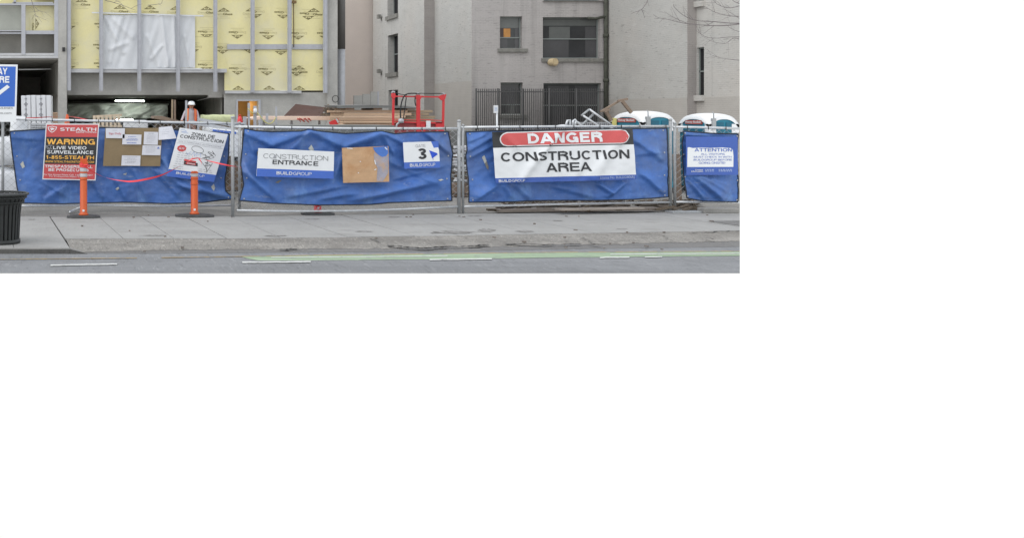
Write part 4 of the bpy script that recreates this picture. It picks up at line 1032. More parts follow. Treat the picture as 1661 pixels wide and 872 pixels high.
# garage interior
mb = MB()
zc = at(0, 153.4, YB + .4).z
L0, L1 = at(108, 0, YB), at(90, 0, 62); R0, R1 = at(362.5, 0, YB), at(318, 0, 62)
mb.face([(L0.x - 1.5, YB + .9, zc), (R0.x, YB + .9, zc), (R1.x, 62, zc), (L1.x - 1.5, 62, zc)])
mb.face([(R0.x, YB + .4, -.5), (R1.x, 62, -.5), (R1.x, 62, zc), (R0.x, YB + .4, zc)])
mb.face([(L0.x - .02, YB + .5, -.5), (L1.x, 62, -.5), (L1.x, 62, zc), (L0.x - .02, YB + .5, zc)])
mb.face([(L1.x - 1.5, 62, -.5), (R1.x, 62, -.5), (R1.x, 62, zc), (L1.x - 1.5, 62, zc)])
mb.face([(L0.x, YB + .5, .0), (R0.x, YB + .5, .0), (R1.x, 62, .0), (L1.x, 62, .0)])
mb.build('garage_room', m_conc_dark, root, recalc=False)
# left bay interior
mb = MB(); zb = at(0, 96, YB).z; A = at(-150, 0, YB).x; Bx = at(94.6, 0, YB).x; C = at(66, 0, 60).x
mb.face([(A, YB + .2, zb), (Bx, YB + .2, zb), (C, 60, zb), (A - 3, 60, zb)]); mb.face([(Bx, YB + .2, -.5), (C, 60, -.5), (C, 60, zb), (Bx, YB + .2, zb)])
mb.face([(A - 3, 60, -.5), (C, 60, -.5), (C, 60, zb), (A - 3, 60, zb)]); mb.face([(A, YB, -.5), (A - 3, 60, -.5), (A - 3, 60, zb), (A, YB, zb)])
mb.face([(A, YB + .2, .01), (Bx, YB + .2, .01), (C, 60, .01), (A - 3, 60, .01)])
mb.build('bay_room', m_conc_dark, root, recalc=False)
# upper fill behind the sheathing, so that no sky shows
mb = MB(); mb.pbox(-150, TOP, 94, 90, YB + .95, .2); mb.pbox(108.3, TOP, 531, 118, YB + .95, .2); mb.build('floor_slab_wall', m_conc_dark, root)
mb = MB(); mb.pbox(-150, TOP - 6, 560, TOP, YB - .2, 20); mb.pbox(-150, 240, -140, TOP, YB, 20); mb.build('roof', m_conc, root)
# sheathing boards
def logo(mb, px, py, flip=False, s=1.0, rot=0, Y=YB):
    """triangle emblem with the board's name under it, in ink"""
    sg = -1 if flip else 1
    def g(dx, dy): 
        dx *= s; dy *= s * sg
        if flip: dx = -dx
        if rot: dx, dy = dy, -dx
        return at(px + dx, py + dy, Y)
    clip = lambda P: P
    mb.raw([g(-10, 2.6), g(0, -3.6), g(10, 2.6)], [(0, 1, 2)], 0)
    mb.raw([g(4.6 * cos(t * pi / 6), 1.5 * sin(t * pi / 6) + .5) - Vector((0, .003, 0)) for t in range(12)], [tuple(range(12))], 2)
    vs, fs = text_mesh('GP', .03); mb.raw([g(-2.6 + 5.2 * a, 1.7 - 2.4 * b) - Vector((0, .006, 0)) for a, b in vs], fs, 0)
    for body, xa, xb, k in (('Dens', -14, -1, .0), ('Glass', -1.3, 14, .03)):
        vs, fs = text_mesh(body, k); mb.raw([g(xa + (xb - xa) * a, 8.4 - 3.6 * b) for a, b in vs], fs, 1 if k == 0 else 0)
    mb.raw([g(-7, 10.2), g(7, 10.2), g(7, 10.7), g(-7, 10.7)], [(0, 1, 2, 3)], 1); mb.raw([g(-11, 13), g(11, 13), g(11, 13.5), g(-11, 13.5)], [(0, 1, 2, 3)], 1)
def sheath(rect, logos, polyg=None):
    mb = MB()
    if polyg: mb.ppoly(polyg, YB + .06, .02)
    else: mb.pbox(*rect, YB + .06, .02)
    o = mb.build('sheathing_board', m_sheath, root)
    if logos:
        mb = MB()
        for (x, y, fl, *r) in logos: logo(mb, x, y, fl, r[0] if r else 1.0, r[1] if len(r) > 1 else 0, YB + .052)
        x0, y0, x1, y1 = rect                             # ink ends where the board ends
        bm = bmesh.new(); 
        me = bpy.data.meshes.new('tmp'); me.from_pydata([tuple(v) for v in mb.v], [], mb.f)
        for p, mi in zip(me.polygons, mb.mi): p.material_index = mi
        bm.from_mesh(me)
        a, b = at(x0 + .3, y1 - .3, YB + .052), at(x1 - .3, y0 + .3, YB + .052)
        for co, no in ((Vector((a.x, 0, 0)), (-1, 0, 0)), (Vector((b.x, 0, 0)), (1, 0, 0)), (Vector((0, 0, a.z)), (0, 0, -1)), (Vector((0, 0, b.z)), (0, 0, 1))):
            bmesh.ops.bisect_plane(bm, geom=bm.verts[:] + bm.edges[:] + bm.faces[:], plane_co=co, plane_no=no, clear_outer=True)
        bm.to_mesh(me); bm.free()
        m2 = MB(); m2.raw([v.co.copy() for v in me.vertices], [tuple(p.vertices) for p in me.polygons]); m2.mi = [p.material_index for p in me.polygons]
        bpy.data.meshes.remove(me)
        if m2.f: m2.build('print', [m_logo, m_logo_faint, m_sheath], o, recalc=False)
sheath((109, TOP, 166, 111.5), [(132.5, 1, False), (113, 45, True), (167, 46, True), (113.5, 80, True), (165, 80, True), (113, 110, True), (166, 110, True)])
sheath((166, TOP, 290, 24), [(194, 12, False), (243.5, 12.5, False), (285.5, 13.5, False)])
sheath((290.3, TOP, 350, 60), [(335, 14, False), (335, 58.5, True), (349, -22, False)])
sheath((290.3, 60.3, 350, 112), [(313, 83, True), (362, 83, True), (335, 112, True)])
sheath((350, TOP, 410, 80), [(363, 16.5, False), (408, 16, False), (384.8, 59.5, True), (360.5, 84, True)])
sheath((350, 80.3, 410, 112), [(405, 83, True), (385.5, 118, True), (361, 84, True)])
sheath((364, 112.2, 410, 147), [(386.5, 143, False), (385.5, 118, True)])
sheath((410, TOP, 470, 72), [(415, 26, True), (459, 27, True), (435, 60.5, True)])
sheath((410, 72.3, 470, 147), [(455.5, 86, True), (409, 84, True), (433, 119, True), (436.5, 142.8, False)])
sheath((470, TOP, 527, 72), [(500, 29, True), (509, 17, False), (483.5, 61, True), (528, 61, True)])
sheath((470, 72.3, 527, 147), [(481, 120, True), (485, 110, False), (527, 110, False), (485.5, 143, False)])
# plastic over the opening
def pl(u, v):
    x = 166 + 150.5 * u; y = 24.5 + .7 * u + (86 - 1 * u) * v
    d = .07 * noise.noise(Vector((x * .045 + y * .01, y * .012, 3))) + .05 * noise.noise(Vector((x * .11 + y * .03, y * .012 + x * .01, 9)))
    for (xa, ya, xb, yb, h, wd) in ((172, 30, 200, 85, .06, 4), (196, 30, 178, 100, .05, 5), (240, 60, 258, 108, .06, 4), (262, 28, 272, 108, .08, 3.5), (282, 30, 284, 108, .06, 3), (300, 60, 308, 108, .05, 3), (180, 80, 205, 70, .05, 4), (246, 95, 262, 75, .05, 3), (178, 26, 214, 60, .05, 5)):
        t = max(0, min(1, ((x - xa) * (xb - xa) + (y - ya) * (yb - ya)) / ((xb - xa) ** 2 + (yb - ya) ** 2))); dd = sqrt((x - xa - (xb - xa) * t) ** 2 + (y - ya - (yb - ya) * t) ** 2); d += h * exp(-(dd / wd) ** 2)
    p = at(x, y, YB - .02); p.y -= d * .9; return p
mb = MB(); mb.grid(pl, 120, 60); mb.build('plastic_sheet', m_plastic, root, recalc=False)
mb = MB(); mb.bar(at(149, 20.8, YB - .12), at(330, 26.2, YB - .12), .045, .04); mb.bar(at(166, 111, YB - .12), at(328, 112.2, YB - .12), .05, .03); mb.build('batten_frame', m_plastic, root)
# studs, rails, ledges
for x, y1 in ((112, 147), (164, 147.5), (226, 148), (289, 148.5), (349.5, 149), (410, 150), (470, 150.5), (528, 151)):
    mb = MB(); mb.pbox(x - 3.1, TOP, x + 3.1, y1, YB - .24, .12)
    for s in (-1, 1): mb.pbox(x + s * 3.1 - (.5 if s > 0 else 0), TOP, x + s * 3.1 + (0 if s > 0 else .5), y1, YB - .265, .02)
    mb.build('stud', m_stud, root)
mb = MB(); mb.pbox(368.5, 72, 525, 80.2, YB + .0, .04); mb.build('strap_rail', m_stud, root)
mb = MB(); mb.pbox(109, 111.8, 368, 117.8, YB - .1, .5); mb.build('steel_ledge', m_ledge, root)
mb = MB(); mb.pbox(365, 147.2, 489, 151.8, YB - .12, .35); mb.build('steel_ledge', m_ledge, root)
mb = MB(); mb.tube([at(476, -4, YB - .08), at(476.5, 77, YB - .08)], .018, 6); mb.pbox(472.5, 1, 481, 5.5, YB - .2, .15); mb.build('anchor_rod', M('rust rod', S(110, 90, 60), .8), root)
# left bay dressing
for a in ((34.6, 8, 41.2, 89), (88, TOP, 94.4, 93)):
    mb = MB(); mb.pbox(*a, YB - .24, .12); mb.build('stud', m_stud, root)
mb = MB(); mb.pbox(41.5, 9.5, 88, 50, YB + .1, .02); so = mb.build('sheathing_board', m_sheath, root)
mb = MB(); logo(mb, 60, 39, True, .95, 1, YB + .09); logo(mb, 56, -16, True, .95, 1, YB + .09); mb.build('print', [m_logo, m_logo_faint, m_sheath], so, recalc=False)
mb = MB(); mb.pbox(-150, TOP, 94, -6, YB + .1, .02); mb.pbox(-150, -6, 88, 6, YB + .12, .02); mb.build('sheathing_board', m_sheath, root)
mb = MB(); mb.pbox(-150, 8.6, 34.6, 49.5, YB + .12, .03); mb.build('metal_panel', M('dull sheet', S(158, 160, 152), .5, metal=.2, var=.12, scale=1.2), root)
mb = MB()
for a in ((-150, 5.8, 88, 8.6), (-150, 49.4, 34.6, 51), (-150, 53, 34.6, 55), (41.2, 49.8, 88, 55.6), (22, -10, 26, 6), (54, -10, 86, -1.5), (20, 3.8, 86, 5.5)): mb.pbox(*a, YB - .2, .2)
mb.build('steel_track_frame', m_stud, root)
mb = MB(); mb.pbox(-150, 86.4, 94.4, 90.5, YB - .22, .3); mb.pbox(-150, 91.5, 94.4, 94.6, YB - .25, .3); mb.build('steel_beam', m_ledge, root)
mb = MB(); mb.pbox(-150, 94.6, 94.4, 97, YB - .1, 2.5); mb.build('edge_beam', m_conc_dark, root)
mb = MB(); mb.tube([at(30, 113, YB + 1), at(83, 112.3, YB + 1)], .025, 8); mb.build('conduit_pipe', m_pipe, root)
# plastic sheeting hung in the garage
def fo(u, v):
    x = 100 + 172 * u; y = 169.5 + 22.5 * v
    return at(x, y, 50 - .25 * noise.noise(Vector((x * .05, y * .06, 4))) - .12 * noise.noise(Vector((x * .12 + y * .2, y * .1, 8))))
mb = MB(); mb.grid(fo, 80, 20); mb.tube([at(98, 169, 50), at(274, 169, 50)], .05, 6)
tag(mb.build('foil_sheeting', m_foil, recalc=False), 'shiny plastic sheeting hung across the garage interior', 'sheeting')
def tube_light(x0, y0, x1, y1, Y, label):
    rt = thing('strip_light', label, 'light', at((x0 + x1) / 2, y0 - 2, Y)); mb = MB(); mb.bar(at(x0, y0 - 1.5, Y + .02), at(x1, y1 - 1.5, Y + .02), .05, .14); mb.build('housing', m_stud, rt)
    mb = MB(); mb.tube([at(x0, y0, Y), at(x1, y1, Y)], .035, 8); mb.build('tube', m_lit, rt)
tube_light(187, 163.6, 234, 163.8, 50 - 1.0, 'lit strip light under the garage ceiling')
tube_light(186, 194.2, 215.5, 193.7, 47, 'lit strip light low down behind the pallet')
ld = bpy.data.lights.new('doorway lamp', 'POINT'); ld.energy = 11; ld.color = (1, .80, .5); ld.shadow_soft_size = .15
lo = bpy.data.objects.new('doorway_lamp', ld); scn.collection.objects.link(lo); lo.location = at(398, 172, YB + .9)

# ------------------------------------------------------------------ painted brick building and pink wall
Yr = 47.0
X1 = (765 - CX) * Yr / F; Yf1 = X1 * F / (705 - CX); X0 = (688 - CX) * Yf1 / F; Yf0 = X0 * F / (605 - CX)
X2 = (985 - CX) * Yr / F; Yn = X2 * F / (1115 - CX); X3 = (1130 - CX) * Yn / F; Ye = X3 * F / (RAY - CX)
BZ = 9.4
BR = thing('brick_building', 'pale painted brick apartment building with stepped walls', 'building', (X1, Yr, 0))
def Lwall(X, ya, yb, wins, mat, name='wall', dep=.45):            # wall facing -X between far ya and near yb
    mb = MB(); hs = []
    for (pxa, pxb, pya, pyb) in wins:                    # pixels: far edge, near edge, top, bottom at the near edge
        Ya, Yb2 = X * F / (pxa - CX), X * F / (pxb - CX)
        hs.append((ya - Ya, ya - Yb2, CH - (pyb - HY) * Yb2 / F, CH - (pya - HY) * Yb2 / F))
    wall_holes(mb, (X, ya, 0), (0, -1, 0), ya - yb, -.3, BZ, hs, (1, 0, 0), dep); mb.build(name, mat, BR)
    return [(ya - h[0], ya - h[1], h[2], h[3]) for h in hs]
w1 = Lwall(X0, Yf0, Yf1, [(628.5, 645.5, -45, 22), (629, 645.5, 54, 117), (630, 645.5, 145.5, 204)], m_paint_brick)
Lwall(X1, Yf1, Yr, [], m_paint_brick)
Lwall(X2, Yr, Yn, [], m_paint_brick)
w2 = Lwall(X3, Yn, Ye, [(1130.5, 1142, -60, 1), (1130.5, 1142, 76.5, 154.5)], m_paint_brick, dep=.16)
# frontal pieces
mb = MB(); mb.face([(X0, Yf1, -.3), (X1, Yf1, -.3), (X1, Yf1, BZ), (X0, Yf1, BZ)]); mb.build('wall', m_brick_bare, BR)
mb = MB(); mb.face([(X2, Yn, -.3), (X3, Yn, -.3), (X3, Yn, BZ), (X2, Yn, BZ)]); mb.build('wall', m_brick_bare, BR)
mb = MB(); o = Vector((X1, Yr, 0)); PX = lambda x: (x - CX) * Yr / F - X1; PZ = lambda y: CH - (y - HY) * Yr / F
fw = [(811, 847, 27, 80), (880.5, 973, 28, 95), (812, 848, 134, 187), (881.5, 975, 135, 206), (882, 973, -70, 2), (811, 847, -75, -20)]
wall_holes(mb, o, (1, 0, 0), X2 - X1, -.3, BZ, [(PX(a), PX(b), PZ(d), PZ(c)) for a, b, c, d in fw], (0, 1, 0), .3); mb.build('wall', m_brick_grey, BR)
# far side and roof closing the block (the block ends in an oblique corner)
mb = MB(); far = 62.0
mb.prism([(X0, Yf0, BZ), (X0, Yf1, BZ), (X1, Yf1, BZ), (X1, Yr, BZ), (X2, Yr, BZ), (X2, Yn, BZ), (X3, Yn, BZ), (X3, Ye, BZ), (X3 + 14, 60, BZ), (X3 + 12, 64, BZ), (X0, 64, BZ)], (0, 0, .3)); mb.build('roof', m_conc, BR)
mb = MB(); mb.face([(X3, Ye, -.3), (X3 + (62 - Ye) * .60, 62, -.3), (X3 + (62 - Ye) * .60, 62, BZ), (X3, Ye, BZ)]); mb.build('wall', m_brick_bare, BR)
# base paint band: slightly proud skin on the lower wall
def skin(X, ya, yb, z):
    mb = MB(); mb.face([(X - .004, ya, -.2), (X - .004, yb, -.2), (X - .004, yb, z), (X - .004, ya, z)]); mb.build('base_coat', m_brick_base, BR)
zbk = CH - (162 - HY) * Yr / F
skin(X1, Yf1, Yr, CH - (131 - HY) * Yr / F); skin(X2, Yr, Yn, zbk); skin(X3, Yn, Ye, zbk + .02)
# front windows
def front_window(x0, x1, y0, y1, sashy, sill, blind=None, lamp=None, greyband=None, mullions=()):
    Yp = Yr + .22
    fx = lambda x: (x - CX) * Yr / F; fz = lambda y: CH - (y - HY) * Yr / F
    mb = MB(); t = .05
    a, b, c, d = fx(x0), fx(x1), fz(y1), fz(y0)
    for q in ((a, c, a + t, d), (b - t, c, b, d), (a + t, c, b - t, c + t), (a + t, d - t, b - t, d)): mb.box((q[0], Yp - .03, q[1]), (q[2], Yp + .05, q[3]))
    if sashy: mb.box((a + t, Yp - .035, fz(sashy) - .025), (b - t, Yp + .03, fz(sashy) + .025))
    for mx in mullions: mb.box((fx(mx) - .02, Yp - .032, c + t), (fx(mx) + .02, Yp + .03, d - t))
    wn = mb.build('window', m_frame, BR)
    mb = MB(); mb.box((a, Yp + .01, c), (b, Yp + .06, d)); mb.build('pane', m_glass, wn)
    if blind: mb = MB(); mb.box((a + t, Yp - .002, fz(blind[1])), (b - t, Yp + .008, fz(blind[0]))); mb.build('blind', m_glass_grey, wn)
    if greyband: 
        for g in greyband:
            mb = MB(); mb.box((fx(g[0]), Yp + .0, fz(g[3])), (fx(g[1]), Yp + .008, fz(g[2]))); mb.build('curtain_pane', m_glass_mid if len(g) < 5 else (m_glass_grey if g[4] == 1 else m_redcurt), wn)
    if lamp: mb = MB(); mb.box((fx(lamp[0]), Yp - .001, fz(lamp[3])), (fx(lamp[1]), Yp + .008, fz(lamp[2]))); mb.build('lit_curtain', m_lampwin, wn)
    if sill: mb = MB(); mb.box((fx(sill[0]), Yr - .1, fz(sill[3])), (fx(sill[1]), Yr + .25, fz(sill[2]))); mb.build('sill', m_sill, wn, bevel=.015)
front_window(811, 847, 27, 79.5, 61, (807, 855, 79, 85), blind=(29, 45), lamp=(820, 831, 46, 60), greyband=[(812.5, 819.5, 46, 60, 2), (838, 845, 30, 78), (812.5, 826, 62.5, 77)])
front_window(880.5, 973, 28, 95, 63, (878, 984, 95, 101), blind=(31, 41.5), greyband=[(894, 928, 43, 62, 1), (882, 926, 64, 94), (953, 971, 43, 94)])
front_window(812, 848, 134, 186, 170, (810, 855, 186.2, 193), greyband=[(813, 838, 138, 169), (830, 838, 171, 185, 1)])
front_window(881.5, 975, 135, 206, 171, None, greyband=[(892, 926, 139, 170), (900, 924, 172, 204), (936, 972, 139, 170)])
front_window(882, 973, -70, 2, None, (880, 980, 2, 3)); front_window(811, 847, -75, -20, None, None)
# side windows
def side_window(X, ya, yb, z0, z1, sill=True):
    mb = MB(); xp = X + (.38 if X < 20 else .12)
    mb.box((xp - .04, yb, z0), (xp + .02, yb + .05, z1)); mb.box((xp - .04, ya - .05, z0), (xp + .02, ya, z1)); mb.box((xp - .04, yb, z1 - .05), (xp + .02, ya, z1)); mb.box((xp - .04, yb, (z0 + z1) / 2 - .03), (xp + .02, ya, (z0 + z1) / 2 + .03))
    wn = mb.build('window', m_frame, BR)
    mb = MB(); mb.box((xp, yb, z0), (xp + .05, ya, z1)); mb.build('pane', m_glass_dull, wn)
    if sill: mb = MB(); mb.box((X - .12, yb - .05, z0 - .22), (X + .4, ya + .08, z0)); mb.build('sill', m_sill if X < 20 else m_paint_brick, wn)
for q in w1: side_window(X0, *q)
for q in w2: side_window(X3, *q)
# drain pipe in the corner, moss streaks, floodlights, wall lamp
mb = MB(); xq = X2 - .12
mb.tube([(xq, Yr - .12, .0), (xq, Yr - .12, BZ)], .09, 10)
for z in (1.2, 3.4, 5.4, 7.4): mb.tube([(xq, Yr - .12, z), (xq, Yr - .12, z + .15)], .12, 10)
mb.tube([(xq, Yr - .15, PZ(27)), (xq - .45, Yr - .12, PZ(31)), (xq - .8, Yr - .1, PZ(30))], .06, 8)
mb.build('drainpipe', m_moss, BR)
def floodlight(px, py, Yw, Xw):
    p = at(px, py, Yw); q = Vector((Xw - .06, Yw, p.z))
    mb = MB(); mb.box((q.x - .18, q.y - .15, q.z - .1), (q.x - .02, q.y + .15, q.z + .12)); mb.tube([q, q + Vector((.06, -.05, -.22))], .04, 6); mb.build('floodlight', m_sill, BR)
for py in (27.5, 116): 
    Yw = X0 * F / (619 - CX); floodlight(619, py, Yw, X0)
mb = MB(); c = at(894.5, 101, Yr - .02); mb.tube([c + Vector((-.05, .0, 0)), c + Vector((.06, -.28, -.01))], [.17, .17], 16); mb.tube([c + Vector((.06, -.28, -.01)), c + Vector((.065, -.31, -.01))], [.13, .12], 16); mb.sm = [False] * len(mb.sm); mb.build('wall_lamp', m_cream, BR)
# pink wall building and the dark gap
PK = thing('pink_building', 'pinkish rendered wall between the two larger buildings', 'building', at(575, 240, 58))
mb = MB(); Yp_ = 61.9; a = at(490, 0, Yp_); b = at(605.5, 0, Yp_); mb.box((a.x, Yp_, -.3), (b.x, Yp_ + .4, BZ)); mb.build('wall', m_pink, PK)
root = thing('gap_shade_cylinder', 'cylinder added as dark duct between the concrete column and the pink wall', 'shading', at(553, 240, 41.6))
mb = MB(); mb.tube([at(553.6, 80, 41.6), at(553.6, -30, 41.6)], .155, 20); mb.build('upper_shade', M('dark duct', S(84, 82, 80), .6, var=.1), root)  # added cylinder, its dark colour stands for the shade in the gap
mb = MB(); mb.tube([at(553.6, 250, 41.6), at(553.6, 80, 41.6)], .15, 20); mb.build('lower_metal_strip', m_galv, root)

# iron fence in front of the brick recess
IY = 46.2
root = thing('iron_fence', 'tall dark iron bar fence before the recessed brick wall', 'fence', at(870, 240, IY))
mb = MB(); x = 773.5
while x < 979: mb.tube([at(x, 232, IY), at(x, 144, IY)], .019, 4); x += 3.05
mb.build('bar_grille', m_iron, root)
mb = MB()
for y in (149.2, 226): mb.bar(at(772, y, IY), at(979, y, IY), .04, .04)
mb.build('rail', m_iron, root)
for x in (772.5, 807.5, 847.5, 891, 935): mb = MB(); mb.tube([at(x, 240, IY - .03), at(x, 143.5, IY - .03)], .04, 6); mb.build('post', m_iron, root)

# ------------------------------------------------------------------ things behind the fence
# stack of foil faced insulation boards
YI = 29.5
bot = .35
for k, (xa, xb) in enumerate(((34, 42), (42, 50), (50, 58.3), (58.3, 66.4), (66.4, 74.5), (74.5, 83))):
    lean = .5
    a = at(xa, 154.6 + (0 if k else .6), YI); b = at(xb, 154.2, YI); za = a.z + (k % 2) * -.004
    mb = MB(); mb.prism([Vector((a.x + .004, YI, za)), Vector((b.x - .004, YI, za)), Vector((b.x + .02 - .004, YI, bot)), Vector((a.x + .045 + .004, YI, bot))], (0, 1.2, 0))
    o = mb.build('insulation_bale', m_plastic, bevel=.02)
    where = ['first bale counted from the blue parking sign', 'second bale counted from the blue parking sign', 'third bale counted from the blue parking sign', 'fourth bale counted from the blue parking sign', 'fifth bale, second from the concrete column', 'end bale beside the concrete column'][k]
    tag(o, 'silvery white insulation ' + where, 'insulation bale', 'upright insulation bales')
    if k in (0, 3) or k in (1, 4):
        mb = MB()
        for yy in (169, 186):
            cx_ = (xb + .3 if k in (0, 3) else xa - .3); 
            for s in (1, .62):
                P = [at(cx_ + dx * s, yy + dy * s, YI - .004) for dx, dy in ((-3.6, 0), (0, -3), (3.6, 0), (0, 3))]
                lo_, hi_ = at(xa + .4, 0, YI).x, at(xb - .2, 0, YI).x
                for p_, q_ in zip(P, P[1:] + P[:1]):
                    mid = (p_ + q_) / 2
                    if lo_ <= mid.x <= hi_: mb.bar(p_, q_, .014, .004)
            mb.bar(at(cx_ + (-1 if k in (0, 3) else 1), yy - 9.5, YI - .004), at(cx_ + (-2 if k in (0, 3) else 2), yy - 8, YI - .004), .03, .004)
        mb.build('print', m_greyink, o)
mb = MB(); a = at(30, 0, YI); b = at(88, 0, YI)
for i in range(3): mb.box((a.x, YI + .1 + i * .45, .0), (b.x, YI + .2 + i * .45, .12))
mb.box((a.x, YI - .02, .12), (b.x, YI + 1.25, .16)); mb.box((a.x + .1, YI, .16), (b.x - .1, YI + 1.2, bot - .004))
tag(mb.build('storage_pallet', m_pallet), 'wooden pallet carrying the silvery insulation bales', 'pallet')
# white wrapped bags seen through the mesh beside the bin
def lump(mb, c, r, seed, n=14):
    def g(u, v):
        th = u * 2 * pi; ph = (v - .5) * pi
        d = Vector((cos(th) * cos(ph), sin(th) * cos(ph), sin(ph))); k = 1 + .16 * noise.noise(d * 2.2 + Vector((seed, 0, 0)))
        sq = lambda a: math.copysign(abs(a) ** .6, a)
        return c + Vector((sq(d.x) * r[0], sq(d.y) * r[1], sq(d.z) * r[2])) * k
    mb.grid(g, n * 2, n)
for k, (x, y, rx, rz) in enumerate(((10, 300, .42, .42), (12, 245, .40, .34), (32, 212, .22, .34))):
    mb = MB(); p = at(x, y, 25); lump(mb, p, (rx, .4, rz), k * 3.1); o = mb.build('wrapped_sack', m_plastic, recalc=False)
    tag(o, ['white wrapped sack at the bottom of the heap beside the bin', 'white wrapped sack in the middle of the heap beside the bin', 'small crumpled white sack on top behind the blue tarp corner'][k], 'sack', 'white sacks behind the fence')
mb = MB(); a = at(-40, 330, 25.6); mb.box((a.x, 25.6, 0), (a.x + 2.6, 26.6, at(0, 276, 25.6).z)); tag(mb.build('grey_crate', m_greysheet, bevel=.02), 'low grey crate carrying the white sacks', 'crate')
mb = MB()
for i in range(3): mb.pbox(48, 200.5 + 3.6 * i, 92, 202.8 + 3.6 * i, 26, 1.0)
mb.box((at(50, 0, 26.1).x, 26.1, 0), (at(90, 0, 26.1).x, 26.9, at(0, 211, 26).z)); tag(mb.build('panel_stack', m_galv), 'stack of grey metal panels above the surveillance sign', 'panel stack')
mb = MB(); mb.pbox(85, 182.5, 93, 240, 31, .4); mb.pbox(84.5, 183.2, 93.5, 184.5, 30.98, .02); tag(mb.build('cardboard_box', m_lumber[1], bevel=.01), 'brown cardboard box beside the concrete column', 'box')
# cone and tape
p = at(109, 212, 28.5)
root = thing('traffic_cone', 'orange traffic cone by the concrete column', 'traffic cone', Vector((p.x, p.y, p.z - .5)))
zt2 = at(0, 185.5, 28.5).z - (p.z - .5); c0 = Vector((p.x, p.y, p.z - .5))
mb = MB(); mb.lathe(c0, [(.2, .03), (.03, zt2), (0, zt2)], 16); mb.build('cone_body', m_orange, root)
mb = MB(); mb.lathe(c0, [(.2 - .17 * .6 + .004, zt2 * .6), (.2 - .17 * .72 + .004, zt2 * .72)], 16); mb.build('reflective_band', m_band, root)
mb = MB(); mb.box((c0.x - .26, c0.y - .26, c0.z), (c0.x + .26, c0.y + .26, c0.z + .03)); mb.build('base', m_orange, root)
mb = MB(); mb.box((c0.x - .8, c0.y - .5, 0), (c0.x + 1.2, c0.y + .5, c0.z)); tag(mb.build('concrete_block', m_conc), 'concrete block under the orange traffic cone', 'block')
mb = MB(); ribbon(mb, curve_px([(26, 192.5), (60, 191), (85, 189.5), (113, 189), (140, 194), (147, 195.5)], 28.2, 28.4, 30), .03, .1); tag(mb.build('barrier_tape', m_tape, recalc=False), 'thin red tape strung past the traffic cone', 'tape')
# pallet standing on edge
root = thing('wooden_pallet', 'bare wooden pallet standing tilted behind the notice board', 'pallet', at(175, 240, 28))
def pp(x, y, d=0.0): return at(x, y - (x - 175) * .055, 28 + d)
for k in range(7):
    x = 154 + k * 6.6; mb = MB(); mb.bar(pp(x + 2, 235, .0), pp(x - 1.5, 186, .0), .075, .02); mb.build('board', m_pallet, root)
for y in (188, 206, 228): mb = MB(); mb.bar(pp(152, y, .04), pp(198, y, .04), .06, .06); mb.build('bearer', m_pallet, root)
mb = MB(); mb.pbox(201, 197, 240, 240, 29, .8); mb.pbox(217, 195, 238, 197, 29.1, .5); tag(mb.build('white_carton_stack', m_white, bevel=.02), 'white cartons stacked between the pallet and the form panel', 'cartons')
# dark form panel, beams
root = thing('formwork_panel', 'dark brown ribbed formwork panel lying tilted behind the fence', 'formwork', at(275, 245, 27.5))
mb = MB(); mb.prism([at(250, 188.5, 27.5), at(262, 188, 27.5), at(303, 199, 27.5), at(303, 202, 27.5), at(250, 192.5, 27.5)], (0, 1.4, 0)); mb.build('deck', m_wood, root)
for k in range(8): mb = MB(); x = 252 + k * 6.6; mb.pbox(x, 191.8 + k * 1.15, x + 3, 245, 27.55, .09); mb.build('rib', m_scrap, root)
mb = MB(); mb.pbox(250, 196, 304, 245, 28.6, .06); mb.build('back_board', m_scrap, root)
for k, (x0, y0, x1, y1, wd, lab) in enumerate(((322, 193.5, 392, 206, .07, 'upper grey steel beam sloping behind the fence post'), (306, 197.5, 392, 214, .09, 'lower grey steel beam sloping behind the tilted sign'))):
    mb = MB(); Yq = 25.5 + k * -.5; mb.bar(at(x0, y0, Yq), at(x1, y1, Yq), wd, .2)
    tag(mb.build('steel_beam', m_galv), lab, 'beam')
mb = MB(); mb.pbox(330, 204, 372, 300, 25.9, .5); tag(mb.build('beam_stand', m_scrap), 'dark timber stand under the sloping steel beams', 'stand')
# white site skip seen in the gap between tarps
root = thing('white_skip', 'white panelled skip seen through the gap by the gate post', 'skip', at(362, 262, 24))
mb = MB(); mb.prism([at(340, 207, 24), at(393, 213, 24), at(392, 256, 24), at(340, 249, 24)], (0, 1.6, 0)); mb.build('body', m_white, root, bevel=.02)
mb = MB(); mb.prism([at(345, 210, 23.99), at(383, 214, 23.99), at(383, 217.5, 23.99), at(345, 213, 23.99)], (0, .008, 0)); mb.build('blue_stripe', m_signblue, root)
for x in (350, 385): mb = MB(); mb.lathe(at(x, 262, 24.4) * 1.0, [(.0, 0), (.12, .02), (.12, .24), (0, .26)], 12); mb.build('foot', m_rubber, root)
